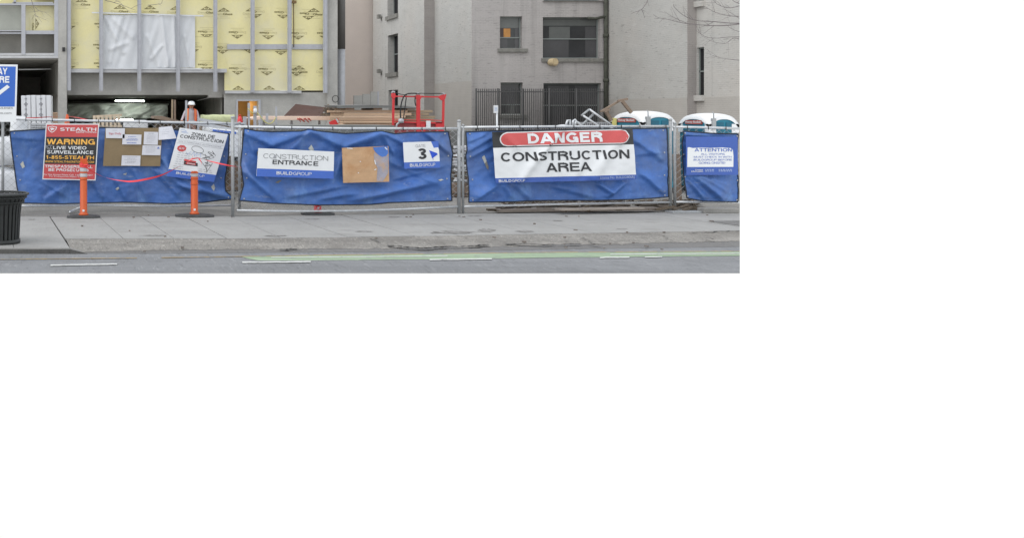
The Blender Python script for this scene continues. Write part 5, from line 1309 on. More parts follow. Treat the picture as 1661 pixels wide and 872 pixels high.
# timber stakes and steel posts
def stake(x0, y0, x1, y1, Y, wd, mat, label, nm='steel_post'):
    mb = MB(); a = at(x0, y0, Y); b = at(x1, y1, Y); a.z = max(0, a.z) if y0 < 260 else 0; mb.bar(a, b, wd, wd); tag(mb.build(nm, mat), label, 'post', 'upright posts behind the gate')
stake(278, 275, 279.5, 161.5, 28, .045, m_lumber[3], 'tan timber upright beside the worker', 'timber_post'); stake(284, 275, 283.6, 162, 28.2, .05, m_wood, 'weathered timber upright paired with the tan one', 'timber_post')
for x, yt, wd, lab in ((301.5, 163, .05, 'grey post crossing the worker arm'), (307, 177, .032, 'thin grey post in front of the worker vest'), (321, 188, .05, 'short grey post at the worker hip'),
                       (396.5, 189, .085, 'short thick grey post beside the red fuel can'), (403, 167, .055, 'tall thin grey post before the lit doorway'), (413, 172, .075, 'thick grey post tied with yellow cord'),
                       (423.5, 187, .05, 'low grey post beside the yellow corded post'), (432.5, 184, .06, 'grey post in front of the pale planks'), (447.5, 173, .045, 'slender leaning grey post before the concrete wall')):
    stake(x, 270, x + .6, yt, 27.2, wd, m_stud, lab)
mb = MB(); q = at(414, 180, 27.1); lump(mb, q, (.05, .05, .06), 2, 6); tag(mb.build('post_cap_rag', m_white, recalc=False), 'white rag knotted on the yellow corded post', 'rag')
mb = MB(); mb.tube(curve_px([(402, 176), (410, 184), (417, 183), (430, 198), (440, 200), (448, 190)], 27.1, 27.1, 24), .012, 5); tag(mb.build('yellow_cord', m_yellow), 'yellow cord looped between the grey posts', 'cord')
# fuel can
mb = MB(); a = at(389, 200, 27.6)
def can(u, v): 
    th = u * 2 * pi; z = v; r = [(.10, .0), (.11, .1), (.105, .55), (.07, .75), (.045, 1)]
    return a
root = thing('fuel_can', 'red fuel can standing by the lit doorway', 'fuel can', a + Vector((0, 0, -.05)))
mb = MB(); mb.lathe(a + Vector((0, 0, -.05)), [(.055, 0), (.062, .03), (.062, .16), (.045, .2), (.03, .23), (0, .23)], 14); mb.build('body', m_tape, root)
mb = MB(); h = a + Vector((0, 0, .17)); mb.tube([h + Vector((-.04, 0, -.02)), h + Vector((-.03, 0, .04)), h + Vector((.02, 0, .05)), h + Vector((.03, 0, -.01))], .012, 6); mb.build('handle', m_tape, root)
mb = MB(); mb.tube([a + Vector((.03, 0, .15)), a + Vector((.06, -.02, .06)), a + Vector((.058, -.02, .0))], .014, 6); mb.build('spout', m_tape, root)
mb = MB(); mb.box((a.x - .4, 27.3, 0), (a.x + .35, 28, a.z - .05)); tag(mb.build('timber_bench', m_wood), 'rough timber bench holding the red fuel can', 'bench')
# green insulation bundle
def ins(u, v):
    x = 327 + 51 * u; th = v * 2 * pi; Y = 31.5
    ry, rz = .4, .15 * (1 + .12 * noise.noise(Vector((x * .1, th, 2)))); p = at(x, 194, Y); sq = lambda q: math.copysign(abs(q) ** .5, q)
    e = 1 - .0 * u; return p + Vector((0, ry * sq(cos(th)) * e, rz * sq(sin(th)) * e + .02 * noise.noise(Vector((x * .2, v * 6, 0)))))
mb = MB(); mb.grid(ins, 30, 24); mb.face([ins(0, k / 24) for k in range(24)]); mb.face([ins(1, k / 24) for k in range(24)])
tag(mb.build('insulation_roll', m_insul, recalc=False), 'pale green insulation bundle beside the worker', 'insulation')
mb = MB(); a = at(322, 0, 31.6); b = at(384, 0, 31.6); mb.box((a.x, 31.0, 0), (b.x, 32.1, at(0, 194, 31.5).z - .17)); tag(mb.build('plank_crate', m_wood), 'timber crate under the green insulation bundle', 'crate')
# pale planks on trestles
root = thing('work_trestle', 'trestle table of pale planks with red straps', 'trestle table', at(480, 260, 30))
mb = MB(); mb.prism([at(405, 191.5, 29.6), at(424, 188.4, 29.6), at(557, 188.8, 29.6), at(557, 195.5, 29.6), at(408, 194.5, 29.6)], (0, 1.1, 0)); mb.build('plank_top', m_pinkply, root, bevel=.01)
for x in (425, 470, 515, 548): mb = MB(); mb.bar(at(x, 270, 29.9), at(x + 3, 195.6, 29.9), .05, .05); mb.bar(at(x + 8, 270, 30.3), at(x + 3, 195.6, 30.3), .05, .05); mb.build('leg', m_galv, root)
mb = MB()
for k in range(6):
    x = 482 + k * 3.4; ribbon(mb, [at(x, 193 + rnd.uniform(-1.6, 1), 29.55), at(x + 3, 194.5 + rnd.uniform(-2, 2), 29.5), at(x + 6, 197 + rnd.uniform(-2, 2), 29.55)], .05, .4)
mb.build('red_strap_lace', m_strap, root, recalc=False)
mb = MB(); mb.bar(at(535, 202, 28.6), at(557, 193, 28.6), .14, .03); 
tag(mb.build('striped_barrier_board', m_tape), 'red barrier board leaning at the end of the planks', 'barrier board')
mb = MB(); mb.bar(at(546, 196.6, 28.55), at(548.5, 195.2, 28.55), .12, .02); mb.bar(at(553, 194.6, 28.55), at(556, 192.5, 28.55), .12, .02); tag(mb.build('white_stripe_board', m_white), 'white striped scrap on the red barrier board', 'scrap')
mb = MB(); a = at(409, 0, 25.2); b = at(640, 0, 25.2); mb.box((a.x + .6, 25.2, at(0, 207, 25.2).z - .5), (b.x, 27.0, at(0, 203.5, 25.2).z)); 
for x in (430, 520, 620): q = at(x, 0, 25.4); mb.box((q.x - .08, 25.3, 0), (q.x + .08, 26.8, at(0, 207, 25.2).z - .45))
tag(mb.build('steel_deck', m_greysheet), 'long grey steel deck on legs behind the gate', 'deck')
# brown plywood sheet leaning over
mb = MB(); mb.prism([at(459.5, 189.2, 30.4), at(479.5, 168.8, 31.2), at(529, 174.3, 31.2), at(519, 189.6, 30.4)], (0, .03, -.02)); tag(mb.build('form_plywood', m_rustply), 'rusty brown plywood sheet tilted on the pale planks', 'plywood sheet')
mb = MB(); r2 = random.Random(5)
for k in range(46):
    x = r2.uniform(522, 556); y = 190 - abs(r2.gauss(0, 1)) * 9 * (1 - abs(x - 537) / 30); L = r2.uniform(4, 16); an = r2.uniform(-.5, .35)
    mb.bar(at(x - L / 2, y + L * an / 2, 30.2 + r2.random() * .8), at(x + L / 2, y - L * an / 2, 30.2 + r2.random() * .8), r2.uniform(.03, .08), r2.uniform(.03, .1))
o = mb.build('scrap_timber_pile', [m_scrap]); o['kind'] = 'stuff'; tag(o, 'heap of splintered scrap timber beside the lumber', 'scrap heap')
mb = MB(); c = at(544, 160.5, YB - .16); mb.tube([c + Vector((.12 * cos(t * .5), -.02, .13 * sin(t * .5))) for t in range(26)], .012, 5); tag(mb.build('cable_coil', m_rubber), 'black cable coil hung on the concrete column', 'cable coil')
# lumber boards
LYd = 28.0
rows = [(552, 703, 178.5, 182.6, 1), (558, 700, 183.0, 187.4, 0), (557, 708, 187.8, 191.6, 2), (557, 708, 192.0, 195.8, 1), (558, 708, 196.2, 199.8, 0), (556, 660, 200.2, 203.6, 2), (556, 664, 204.0, 207.6, 1), (556, 664, 208.0, 211.6, 0)]
words = ['top board of the lumber stack under the grey sheet', 'second board from the top of the lumber stack', 'third board from the top of the lumber stack', 'fourth board from the top of the lumber stack', 'fifth board from the top of the lumber stack', 'sixth board from the top of the lumber stack', 'seventh board from the top of the lumber stack', 'lowest visible board of the lumber stack']
for k, (xa, xb, ya, yb_, mi) in enumerate(rows):
    split = 662 + rnd.uniform(-12, 12) if xb > 690 else None
    mb = MB(); mb.pbox(xa, ya, split or xb, yb_, LYd + rnd.uniform(0, .06), 1.6)
    o = mb.build('lumber_board', m_lumber[mi], bevel=.008); tag(o, 'pale ' + words[k], 'board', 'boards of the lumber stack')
    if split:
        mb = MB(); mb.pbox(split + .6, ya + .3, xb - rnd.uniform(0, 5), yb_ + .2, LYd + .1 + rnd.uniform(0, .06), 1.5); o = mb.build('lumber_board', m_lumber[3], bevel=.008)
        tag(o, 'weathered end piece beside the ' + words[k].replace('lumber ', ''), 'board', 'boards of the lumber stack')
mb = MB(); a = at(560, 0, LYd); b = at(660, 0, LYd); 
mb.box((a.x, LYd + .1, 0), (b.x, LYd + 1.5, at(0, 212, LYd).z)); tag(mb.build('timber_crib', m_wood), 'timber crib under the lumber stack', 'crib')
mb = MB()
for x in (561, 606, 660): mb.pbox(x, 175.4, x + 14, 178.2, LYd + .1, 1.3)
tag(mb.build('spacer_block', m_lumber[1]), 'short spacer blocks on top of the lumber stack', 'spacer')
mb = MB(); mb.prism([at(546, 171.5, LYd - .05), at(600, 170.5, LYd - .05), at(655, 171.8, LYd - .05), at(683, 175.2, LYd - .05), at(682, 177, LYd - .05), at(650, 175.4, LYd - .05), at(548, 175, LYd - .05)], (0, 1.5, .02)); tag(mb.build('cover_sheet', m_greysheet), 'grey cover sheet lying over the lumber stack', 'sheet')
# grey slabs leaning by the pink wall
for k, (xa, xb, yt) in enumerate(((574, 588, 155), (588.5, 601, 152.6), (601.5, 612, 149), (612.3, 615, 148.6))):
    mb = MB(); mb.pbox(xa, yt, xb, 215, 44 + k * .1, .08); tag(mb.build('wall_panel', m_conc if k < 3 else m_stud), ['lowest grey panel standing before the pink wall', 'middle grey panel standing before the pink wall', 'tallest grey panel before the pink wall', 'thin edge-on panel beside the tallest one'][k], 'panel', 'grey panels by the pink wall')
# small parking sign on white post
root = thing('parking_sign', 'small white sign on a slim white post by the iron fence', 'sign', at(807, 240, 33))
mb = MB(); mb.pbox(800.7, 171, 808, 183.4, 33, .01); mb.build('panel', m_white, root)
mb = MB(); f = quadmap((800.7, 171), (808, 171), (808, 183.4), (800.7, 183.4), lambda p: 33); 
for v in (.3, .42, .54, .7): stroke(mb, f, [(.2, v), (.8, v)], .05)
mb.build('print', m_paleblue, root, recalc=False)
mb = MB(); mb.tube([at(806.6, 248, 33.05), at(805.8, 172, 33.05)], .03, 8); mb.build('post', m_white, root)
# red lift cage
YL = 25.8
root = thing('lift_cage', 'red steel lift cage with cables behind the fence', 'lift cage', at(680, 250, YL))
for x0, x1, wd, nm in ((638.2, 637, .045, 'post'), (678.5, 678, .085, 'post'), (719.5, 717.5, .045, 'post')):
    for d in (0, 1.0):
        mb = MB(); mb.bar(at(x1, 258, YL + d), at(x0, 154, YL + d), wd, .06); mb.build(nm, m_redlift, root)
mb = MB()
for d in (0, 1.0): mb.bar(at(636, 156.3, YL + d), at(722, 157.6, YL + d), .034, .05)
mb.bar(at(638, 156, YL), at(638, 156, YL + 1), .05, .05); mb.bar(at(719, 157, YL), at(719, 157, YL + 1), .05, .05)
mb.build('top_rail', m_redlift, root)
mb = MB()
mb.ppoly([(635, 151.5), (641.5, 151), (642, 157), (640.5, 160), (637, 160), (635, 157)], YL - .04, .03); mb.ppoly([(673, 155), (686, 155.5), (682, 161.5), (675, 161)], YL - .04, .03); mb.ppoly([(710, 157), (716.5, 154), (724.3, 153), (722.3, 160.5), (716, 163)], YL - .04, .03)
mb.build('gusset_plate', m_redlift, root)
mb = MB()
for (a, b, c, d_, wd) in ((637, 193.5, 678, 195.4, .02), (637, 197, 678, 199, .035), (678, 193.8, 718, 195.8, .02), (678, 199.5, 718, 199.2, .04)): mb.bar(at(a, b, YL), at(c, d_, YL), wd, .04)
mb.build('mid_rail', m_redlift, root)
mb = MB(); mb.pbox(637.5, 199, 718, 258, YL + .03, .02); mb.build('mesh_infill_panel', M('red mesh', S(150, 72, 72), .7, var=.15, scale=14), root)
mb = MB(); mb.pbox(682, 197, 690, 214, YL - .02, .04); mb.build('gate_plate', m_redlift, root)
mb = MB(); mb.pbox(707, 198, 718, 214, YL - .02, .04); mb.build('gate_plate', m_redlift, root)
mb = MB(); mb.pbox(691.5, 196, 698.5, 207, YL - .05, .02); mb.build('white_notice', m_white, root)
mb = MB()
for x, y in ((638, 149.5), (677.5, 151.8), (718.5, 152.5)): mb.tube([at(x - 2.4, y + 2, YL - .02), at(x - 1.5, y - .8, YL - .02), at(x + 1.2, y - .8, YL - .02), at(x + 2.4, y + 2.2, YL - .02)], .022, 6)
mb.build('lifting_shackle', m_galv, root)
mb = MB(); mb.tube(curve_px([(650, 195), (649.5, 180), (652, 164), (657, 154.5), (664, 152), (677, 151.5)], YL - .1, YL - .06, 30), .017, 6); mb.tube(curve_px([(654, 195), (656.5, 178), (659, 158)], YL - .08, YL - .08, 12), .013, 6)
mb.tube(curve_px([(641, 150.5), (650, 153), (660, 154.5)], YL - .05, YL - .05, 10), .01, 5); mb.tube(curve_px([(678, 151.5), (700, 151.8), (718, 151.8)], YL - .05, YL - .05, 10), .01, 5); mb.tube(curve_px([(673.5, 156), (673, 165), (674.5, 172)], YL - .09, YL - .09, 8), .015, 5)
mb.build('cable', m_black, root)
mb = MB(); mb.lathe(at(650.5, 200, YL - .12), [(.0, 0), (.07, .01), (.07, .09), (.03, .12), (0, .12)], 12); mb.tube(curve_px([(648, 199), (644, 202), (642.5, 208)], YL - .12, YL - .1, 10), .025, 6); mb.build('hose_plug', m_galv, root)

# stacked white frames and timbers by the toilets
YS = 27.0
for k, pts in enumerate(([(917, 206), (920.5, 195.5), (924, 194.5), (925, 206)], [(929, 206), (929.5, 196), (932, 194), (943, 206)], [(932, 206), (934, 197), (938, 199), (946, 208)])):
    mb = MB(); mb.tube([at(x, y, YS) for x, y in pts], .03, 8); tag(mb.build('scaffold_tube', m_pipe), ['bent white tube lowest in the frame heap', 'bent white tube in the middle of the frame heap', 'bent white tube nearest the guard frame'][k], 'tube', 'bent white tubes in the frame heap')
root = thing('guard_frame', 'white tubular guard frame leaning beside the portable toilet', 'frame', at(965, 240, YS))
mb = MB(); mb.tube([at(956, 177.5, YS), at(1000, 209, YS)], .028, 8); mb.tube([at(945, 187, YS), at(985, 214, YS)], .028, 8); mb.build('rail', m_pipe, root)
mb = MB(); mb.tube([at(956, 177.5, YS), at(943, 188, YS)], .028, 8); mb.tube([at(965, 183, YS + .06), at(940, 207, YS + .06)], .03, 8); mb.build('cross_tube', m_post, root)
mb = MB(); 
for j in range(4): mb.pbox(942, 198.5 + j * 2.6, 990, 199.6 + j * 2.6, YS + .5, .4)
for j in range(15): mb.pbox(943 + j * 3.2, 198.5, 944 + j * 3.2, 208, YS + .45, .03)
tag(mb.build('grating_stack', m_galv), 'stack of pale steel grating under the guard frame', 'grating')
mb = MB(); mb.grid(lambda u, v: at(898 + 30 * u, 205 + 2.5 * v - 3 * sin(u * 3) * (1 - v), YS + .3 - .4 * v), 20, 5); tag(mb.build('plastic_scrap', m_plastic, recalc=False), 'crumpled white plastic behind the danger banner', 'plastic')
mb = MB(); mb.box((at(895, 0, YS).x, YS + .1, 0), (at(990, 0, YS).x, YS + 1.0, at(0, 212, YS).z)); tag(mb.build('timber_rack', m_wood), 'low timber rack holding the white frames', 'rack')
for k, (a, b, c, d_, wd, Y, lab) in enumerate(((976, 180.5, 1006, 163, .045, 26.6, 'long brown timber arm of the crossed sticks'), (1002, 164, 1018, 160.5, .055, 26.5, 'short brown timber at the tip of the arm'), (974, 180.8, 989, 178, .04, 26.5, 'short brown timber at the foot of the arm'), (1009, 164, 1024, 183, .075, 26.7, 'grey timber propped down to the toilet roof'), (983, 181, 992, 196, .075, 26.7, 'grey timber leaning at the toilet corner'))):
    mb = MB(); mb.bar(at(a, b, Y), at(c, d_, Y), wd, .06); tag(mb.build('timber_stick', m_wood), lab, 'timber', 'crossed timbers beside the toilets')
# portable toilets
def toilet(label, xf, xc, xr, ytop, yeave, Yc, notice):
    """xf far-left, xc near corner, xr right end (pixels at the near corner depth Yc)"""
    c = at(xc, 0, Yc); Xl = c.x; Ynear = Yc; Yfar = Xl * F / (xf - CX); Xr = at(xr, 0, Yc).x
    ze = CH - (yeave - HY) * Yc / F; zt_ = CH - (ytop - HY) * (Yc + .5) / F; rise = zt_ - ze
    root = thing('portable_toilet', label, 'portable toilet', (Xl, Ynear, 0), 'portable toilets behind the fence')
    D = Yfar - Ynear; Wd = Xr - Xl
    arch = lambda t, k=1.0: max(0, 1 - abs(2 * t - 1) ** 2.6) * k
    ins = .03
    mb = MB()                                            # walls with arched heads
    def wallf(P0, P1, n=24):
        top = [P0.lerp(P1, i / n) + Vector((0, 0, ze - .06 + arch(i / n) * rise * .70)) for i in range(n + 1)]
        bot_ = [P0.lerp(P1, i / n) + Vector((0, 0, .12)) for i in range(n + 1)]
        for i in range(n): mb.face([bot_[i], bot_[i+1], top[i+1], top[i]])
    c00 = Vector((Xl + ins, Ynear + ins, 0)); c01 = Vector((Xl + ins, Yfar - ins, 0)); c10 = Vector((Xr - ins, Ynear + ins, 0)); c11 = Vector((Xr - ins, Yfar - ins, 0))
    wallf(c00, c01); wallf(c00, c10); wallf(c10, c11); wallf(c01, c11); mb.build('cabin', m_teal, root)
    mb = MB(); mb.box((Xl + ins - .015, Ynear + .22, .2), (Xl + ins, Yfar - .22, ze - .12)); dr = mb.build('door', m_tealdark, root)
    mb = MB()
    for t0, t1 in ((.12, .46), (.54, .9)): mb.box((Xl + ins + Wd * t0, Ynear + ins - .02, .3), (Xl + ins + Wd * t1, Ynear + ins, ze + rise * .2))
    mb.build('side_panel', m_tealdark, root)
    # vaulted white roof: high arches over each side, low corners
    def rf(u, v):
        e = max(arch(u) * (1 if True else 0), 0); g = arch(v)
        h = ze + rise * (.84 * max(e, g) + .16 * e * g)
        return Vector((Xl + Wd * u, Ynear + D * v, h))
    mb = MB(); mb.grid(rf, 36, 36)
    rim = []
    for k in range(37): rim.append((rf(k / 36, 0), Vector((0, -.0, -.13))))
    for seq in ([rf(k / 36, 0) for k in range(37)], [rf(0, k / 36) for k in range(37)], [rf(1, k / 36) for k in range(37)]):
        for p, q in zip(seq[:-1], seq[1:]): mb.face([p, q, q - Vector((0, 0, .11)), p - Vector((0, 0, .11))], 0, True)
    for (xx, yy) in ((Xl, Ynear), (Xl, Yfar - .18), (Xr - .18, Ynear)): mb.box((xx, yy, ze - .2), (xx + .18, yy + .18, ze + .02))
    mb.build('roof', m_roofwhite, root)
    Yl = Ynear + D * .5; zl = ze + rise * .20
    mb = MB(); mb.box((Xl + ins - .03, Yl - D * .27, zl - .05), (Xl + ins - .003, Yl + D * .27, zl + .05)); nb = mb.build('name_plate', m_plate, root)
    mb = MB(); vs, fs = text_mesh('Honey Bucket', .02)
    mb.raw([Vector((Xl + ins - .034, Yl + D * .25 - D * .5 * a, zl - .035 + .07 * b)) for a, b in vs], fs); mb.build('lettering', m_white, nb, recalc=False)
    mb = MB(); mb.box((Xl + Wd * .08, Ynear - .05, ze - .12), (Xl + Wd * .2, Ynear + .03, ze + .16)); mb.tube([(Xl + Wd * .14, Ynear - .02, ze + .16), (Xl + Wd * .14, Ynear - .02, ze + .28), (Xl + Wd * .1, Ynear - .02, ze + .33)], .012, 6); mb.build('latch', m_post, root)
    mb = MB(); mb.box((Xl, Ynear, 0), (Xr, Yfar, .12)); mb.build('skid', m_rubber, root)
    if notice: mb = MB(); a = Xl - .006; mb.box((a, Yfar - .35, ze - .12), (a + .005, Yfar - .1, ze + .12)); mb.build('yellow_notice', m_yellow, root)
toilet('teal portable toilet with a yellow notice at its roof corner', 990, 1043, 1097, 180.0, 199.5, 26.6, True)
toilet('teal portable toilet directly behind the visitor notice', 1100, 1150, 1199, 183.5, 202.5, 26.2, False)
# debris and kerb stones at the foot of the danger fence
r2 = random.Random(9)
mb = MB(); mb.bar(gnd(803, 341, .04), gnd(1065, 338, .05), .05, .35); tag(mb.build('timber_plank', m_greywood), 'long grey plank on the ground under the danger banner', 'plank')
mb = MB(); mb.bar(gnd(790, 340, .05), gnd(850, 342, .03), .04, .12); tag(mb.build('timber_plank', m_scrap), 'short dark plank end under the danger banner corner', 'plank')
mb = MB(); mb.bar(gnd(905, 339.5, .10), gnd(1040, 337, .10), .03, .2); tag(mb.build('timber_plank', m_greywood2), 'pale plank lying on top of the long grey plank', 'plank')
mb = MB()
for k in range(130):
    x = r2.uniform(820, 1135); y = r2.uniform(326, 340); p = gnd(x, y, .05); L = r2.uniform(.1, .5); an = r2.uniform(-.5, .5)
    mb.bar(p - Vector((L / 2, an * .3, 0)), p + Vector((L / 2, an * .3, r2.uniform(-.02, .08))), r2.uniform(.02, .07), r2.uniform(.03, .1))
o = mb.build('wood_debris', m_scrap); o['kind'] = 'stuff'; tag(o, 'scattered scrap wood under the danger banner', 'debris')
mb = MB(); mb.bar(gnd(1136, 341, .05), gnd(1194, 341, .05), .11, .25); tag(mb.build('concrete_kerbstone', m_kerb, bevel=.02), 'weathered concrete block under the visitor notice tarp', 'block')
mb = MB(); mb.bar(gnd(1085, 343.6, .02), gnd(1135, 343.0, .02), .03, .25); tag(mb.build('foot_plate', m_post), 'flat steel foot plate beside the last fence posts', 'plate')
# pale clutter behind the fence joint
mb = MB()
for k in range(80):
    x = r2.uniform(736, 768); y = r2.uniform(238, 300); Y = 25 + r2.random() * .8
    mb.bar(at(x - r2.uniform(3, 10), y + r2.uniform(-3, 3), Y), at(x + r2.uniform(3, 10), y + r2.uniform(-3, 3), Y), r2.uniform(.02, .06), .06, r2.choice((0, 0, 1, 2)))
o = mb.build('rubble_heap', [m_white, m_galv, m_scrap]); o['kind'] = 'stuff'; tag(o, 'heap of pale site rubble seen through the fence joint', 'rubble')
mb = MB(); mb.pbox(732, 212, 772, 238, 26.4, .8); a = at(735, 0, 26.4); mb.box((a.x, 26.45, 0), (a.x + .5, 27.1, at(0, 238, 26.4).z)); tag(mb.build('grey_crate', m_greysheet), 'grey crate on a stand behind the fence joint', 'crate')
mb = MB(); mb.pbox(732, 300, 772, 313, 25.2, .9); a = at(735, 0, 25.2)
mb.box((a.x, 25.25, 0), (a.x + .5, 26.0, at(0, 313, 25.2).z)); tag(mb.build('low_crate', m_wood), 'low brown crate under the pale rubble heap', 'crate')
# brown timber and sack in the gap by the last posts
mb = MB(); mb.bar(at(1100, 330, 23), at(1097, 250, 23), .12, .1); tag(mb.build('timber_post', m_wood), 'brown timber upright behind the last fence posts', 'timber')

# ------------------------------------------------------------------ worker
YW = 37.0
foot_z = CH - (164 - HY) * YW / F - 1.742
wx = at(310, 0, YW).x
mb = MB(); mb.box((wx - 1.6, YW - .6, foot_z - .06), (wx + 1.2, YW + .9, foot_z))
for dx in (-1.5, -.2, 1.05): mb.box((wx + dx, YW - .55, 0), (wx + dx + .1, YW + .85, foot_z - .06))
tag(mb.build('timber_platform', m_wood), 'timber work platform the worker stands on', 'platform')
def skin_mesh(nodes, edges, sub=2):
    me = bpy.data.meshes.new('b'); me.from_pydata([n[0] for n in nodes], edges, [])
    ob = bpy.data.objects.new('b', me); scn.collection.objects.link(ob)
    sm = ob.modifiers.new('s', 'SKIN'); sm.use_smooth_shade = True; ss = ob.modifiers.new('u', 'SUBSURF'); ss.levels = sub; ss.render_levels = sub
    for v, n in zip(me.skin_vertices[0].data, nodes): v.radius = n[1] if isinstance(n[1], tuple) else (n[1], n[1])
    me.skin_vertices[0].data[0].use_root = True
    bpy.context.view_layer.update()
    m2 = bpy.data.meshes.new_from_object(ob.evaluated_get(bpy.context.evaluated_depsgraph_get()))
    vs = [v.co.copy() for v in m2.vertices]; fs = [tuple(p.vertices) for p in m2.polygons]
    bpy.data.objects.remove(ob); bpy.data.meshes.remove(me); bpy.data.meshes.remove(m2)
    return vs, fs
W0 = Vector((wx, YW, foot_z))
nodes = [((0, 0, .95), (.16, .11))]  # pelvis
def nd(x, y, z, r): nodes.append(((x, y, z), r)); return len(nodes) - 1
edges = []
def chain(i, pts):
    for q in pts: j = nd(*q); edges.append((i, j)); i = j
    return i
ch_ = chain(0, [(0, 0, 1.12, (.165, .115)), (0, -.01, 1.30, (.18, .125)), (0, 0, 1.42, (.13, .09)), (0, -.025, 1.455, .066), (0, -.055, 1.50, .066), (0, -.08, 1.57, (.084, .10)), (0, -.065, 1.645, (.08, .096))])
tors = 2
for s in (-1, 1):
    hp = chain(0, [(s * .10, 0, .86, .088), (s * .11, -.015, .50, .062), (s * .115, .02, .10, .046), (s * .12, -.10, .045, .045), (s * .125, -.17, .035, .035)])
for s, pts in ((-1, [(-.19, 0, 1.40, .062), (-.29, -.02, 1.16, .047), (-.36, -.20, 1.05, .038), (-.37, -.31, 1.05, .03)]), (1, [(.19, 0, 1.40, .062), (.265, .01, 1.12, .047), (.24, -.20, 1.0, .038), (.20, -.29, .99, .03)])):
    wr = chain(tors, pts)
    hx, hy, hz, _ = pts[-1]
    pm = chain(wr, [(hx - s * .02, hy - .06, hz - .005, (.036, .02))])
    for k, (dx, L) in enumerate(((-.03, .07), (-.01, .08), (.012, .075), (.032, .06))):
        chain(pm, [(hx - s * .02 + dx, hy - .10, hz - .01, .0095), (hx - s * .02 + dx, hy - .10 - L * .5, hz - .03, .009), (hx - s * .02 + dx, hy - .10 - L * .6, hz - .06, .0075)])
    chain(wr, [(hx - s * .055, hy - .04, hz + .0, .012), (hx - s * .07, hy - .085, hz - .01, .010)])
vs, fs = skin_mesh(nodes, edges)
person = thing('person', 'worker in a white hard hat and orange safety vest', 'person', W0)
mb = MB(); mb.raw([v + W0 for v in vs], fs, 0, True)
for i, f_ in enumerate(mb.f):
    c = sum((mb.v[k] for k in f_), Vector()) / len(f_) - W0
    hand = c.y < -.27 and .85 < c.z < 1.1
    mb.mi[i] = 0 if (c.z > 1.485 or hand) else (2 if c.z < .96 and abs(c.x) < .2 and c.y > -.2 else (3 if c.z < .12 else 1))
    if c.z < .12: mb.mi[i] = 3
mb.build('body', [m_skin, m_shirt, m_trouser, m_rubber], person, recalc=False)
mb = MB(); hc = W0 + Vector((0, -.075, 1.618))                # hard hat
mb.lathe(hc, [(.135, -.012), (.142, 0), (.128, .012), (.122, .05), (.10, .09), (.06, .115), (0, .123)], 20); mb.box((hc.x - .02, hc.y - .10, hc.z + .06), (hc.x + .02, hc.y + .10, hc.z + .125)); mb.prism([hc + Vector((-.10, -.10, 0)), hc + Vector((.10, -.10, 0)), hc + Vector((.06, -.19, -.012)), hc + Vector((-.06, -.19, -.012))], (0, 0, .012))
mb.build('hard_hat', m_white, person)
mb = MB()                                                    # face: eyes, nose, mouth, ears
fc = W0 + Vector((0, -.172, 1.567))
for s in (-1, 1): mb.tube([fc + Vector((s * .032 - .012, -.002, .012)), fc + Vector((s * .032 + .012, -.002, .012))], .006, 5, 1); mb.tube([fc + Vector((s * .084, .09, -.02)), fc + Vector((s * .088, .09, .03))], .014, 6, 0)
mb.tube([fc + Vector((0, -.0, .015)), fc + Vector((0, -.018, -.022))], [.008, .014], 6, 0); mb.tube([fc + Vector((-.022, .004, -.05)), fc + Vector((.022, .004, -.05))], .005, 5, 1)
mb.build('face_features', [m_skin, m_black], person)
mb = MB()                                                    # open vest: two front panels, back, shoulder straps
for s in (-1, 1):
    mb.grid(lambda u, v, s=s: W0 + Vector((s * (.095 + .01 * v + (.12 - .02 * v) * u), -.155 + .16 * u * u + .03 * v * (1 - u) * 0 - .01, 1.44 - .40 * v - .03 * u)), 8, 10, 0)
    mb.grid(lambda u, v, s=s: W0 + Vector((s * (.085 + .10 * u), -.13 + .27 * v, 1.455 - .05 * u + .035 * sin(pi * v))), 6, 8, 0)
mb.grid(lambda u, v: W0 + Vector((-.21 + .42 * u, .14 - .1 * (2 * u - 1) ** 2, 1.43 - .40 * v)), 10, 8, 0)
mb.build('safety_vest', m_vest, person, recalc=False)
mb = MB()
for s in (-1, 1): mb.grid(lambda u, v, s=s: W0 + Vector((s * (.125 + .03 * u), -.165 + .05 * u, 1.43 - .38 * v)), 3, 8, 0)
mb.build('reflective_stripe', m_yellow, person, recalc=False)

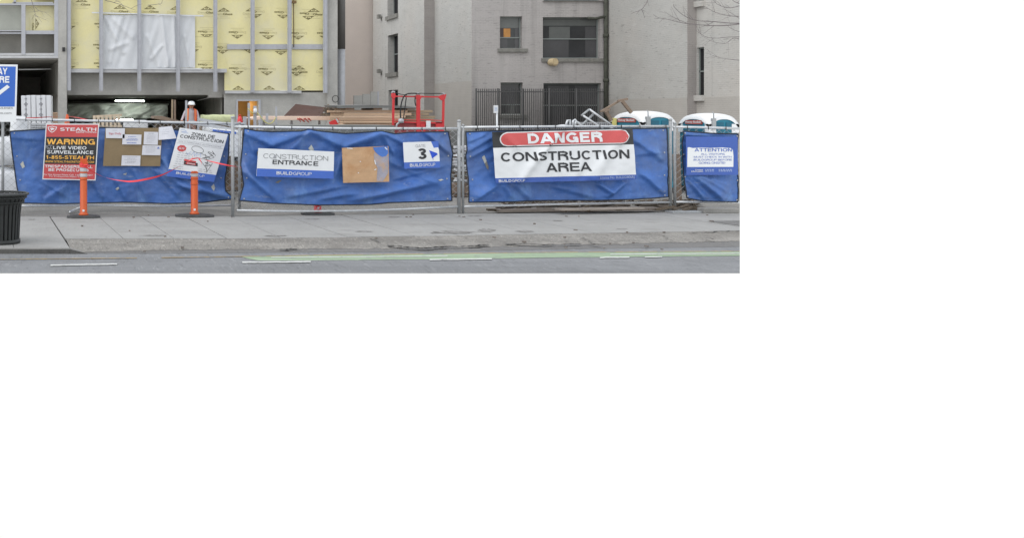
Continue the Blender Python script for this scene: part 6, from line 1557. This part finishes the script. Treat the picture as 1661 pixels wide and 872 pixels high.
# ------------------------------------------------------------------ bare tree limbs reaching into the picture
def limb(label, paths, Y, seed, twigs=4):
    r3 = random.Random(seed); mb = MB()
    for pts, r in paths:
        P = curve_px(pts, Y, Y + r3.uniform(-.6, .6), 26); n = len(P)
        r *= .72; mb.tube(P, [r * (1 - .75 * i / (n - 1)) for i in range(n)], 5)
        for k in range(twigs if len(pts) > 3 else 1):
            i = r3.randrange(6, n - 2); d = (P[i] - P[i - 1]).normalized(); a = r3.choice((-1, 1)) * r3.uniform(.5, .95)
            e = Vector((d.x * cos(a) - d.z * sin(a), r3.uniform(-.3, .3), d.x * sin(a) + d.z * cos(a))); L = r3.uniform(.12, .4); b = P[i]
            mb.tube([b, b + e * L * .5 + Vector((0, 0, .01)), b + e * L + Vector((0, 0, r3.uniform(-.02, .05)))], [r * .4, r * .3, r * .18], 4)
    tag(mb.build('tree_branch', m_bark), label, 'tree branch', 'bare twigs over the street')
R_ = RAY - 1
limb('bare branch arching in front of the brick corner', [
    ([(R_, 38), (1180, 37.5), (1160, 35.5), (1130, 33.5), (1110, 26), (1095, 13), (1092, 7)], .018), ([(R_, 39.5), (1170, 42), (1140, 41), (1110, 38), (1085, 32), (1068, 29), (1060, 24)], .018),
    ([(1120, 40), (1100, 32), (1085, 24), (1077, 18)], .010), ([(R_, 27), (1185, 26), (1165, 22), (1150, 15), (1140, 9)], .014), ([(R_, 10), (1185, 13), (1172, 11), (1160, 4), (1152, -8)], .014),
    ([(R_, 60), (1180, 60.5), (1160, 62), (1145, 60), (1130, 51), (1128, 49)], .012), ([(R_, 64), (1190, 62), (1178, 70), (1165, 70), (1150, 65), (1137, 58)], .011), ([(R_, 98), (1185, 96.5), (1165, 93), (1145, 86)], .011), ([(R_, 52), (1185, 46), (1178, 40)], .010),
    ([(R_, 6), (1190, 2), (1180, -10)], .016), ([(R_, 30), (1180, 18), (1172, 14)], .009)], 24.5, 4, 5)
limb('thin drooping twig hanging from above before the brick wall', [([(1052, -40), (1051, -4), (1048, 6), (1040, 16), (1030, 20), (1023, 23)], .016), ([(1041, 16), (1044, 23), (1046, 30)], .010), ([(1041, 16), (1047, 19)], .008)], 24.5, 9, 2)
limb('thin bare twig hanging before the yellow sheathing', [([(40, -40), (50, -3), (54, 10), (57, 22), (58, 28)], .014), ([(56, 11), (64, 18), (72, 20), (79, 20)], .008), ([(58, 26), (66, 29), (79, 35)], .008), ([(63, 18), (55, 19.5), (45, 20)], .006),
    ([(150, -30), (168, -2), (180, 3), (196, 8), (212, 14), (220, 17)], .014), ([(196, 7), (208, 18), (215, 25)], .008), ([(240, 9), (256, 7), (263, 3), (266, -30)], .010), ([(186, 0), (197, 6), (199, 9)], .008)], 24.0, 12, 2)
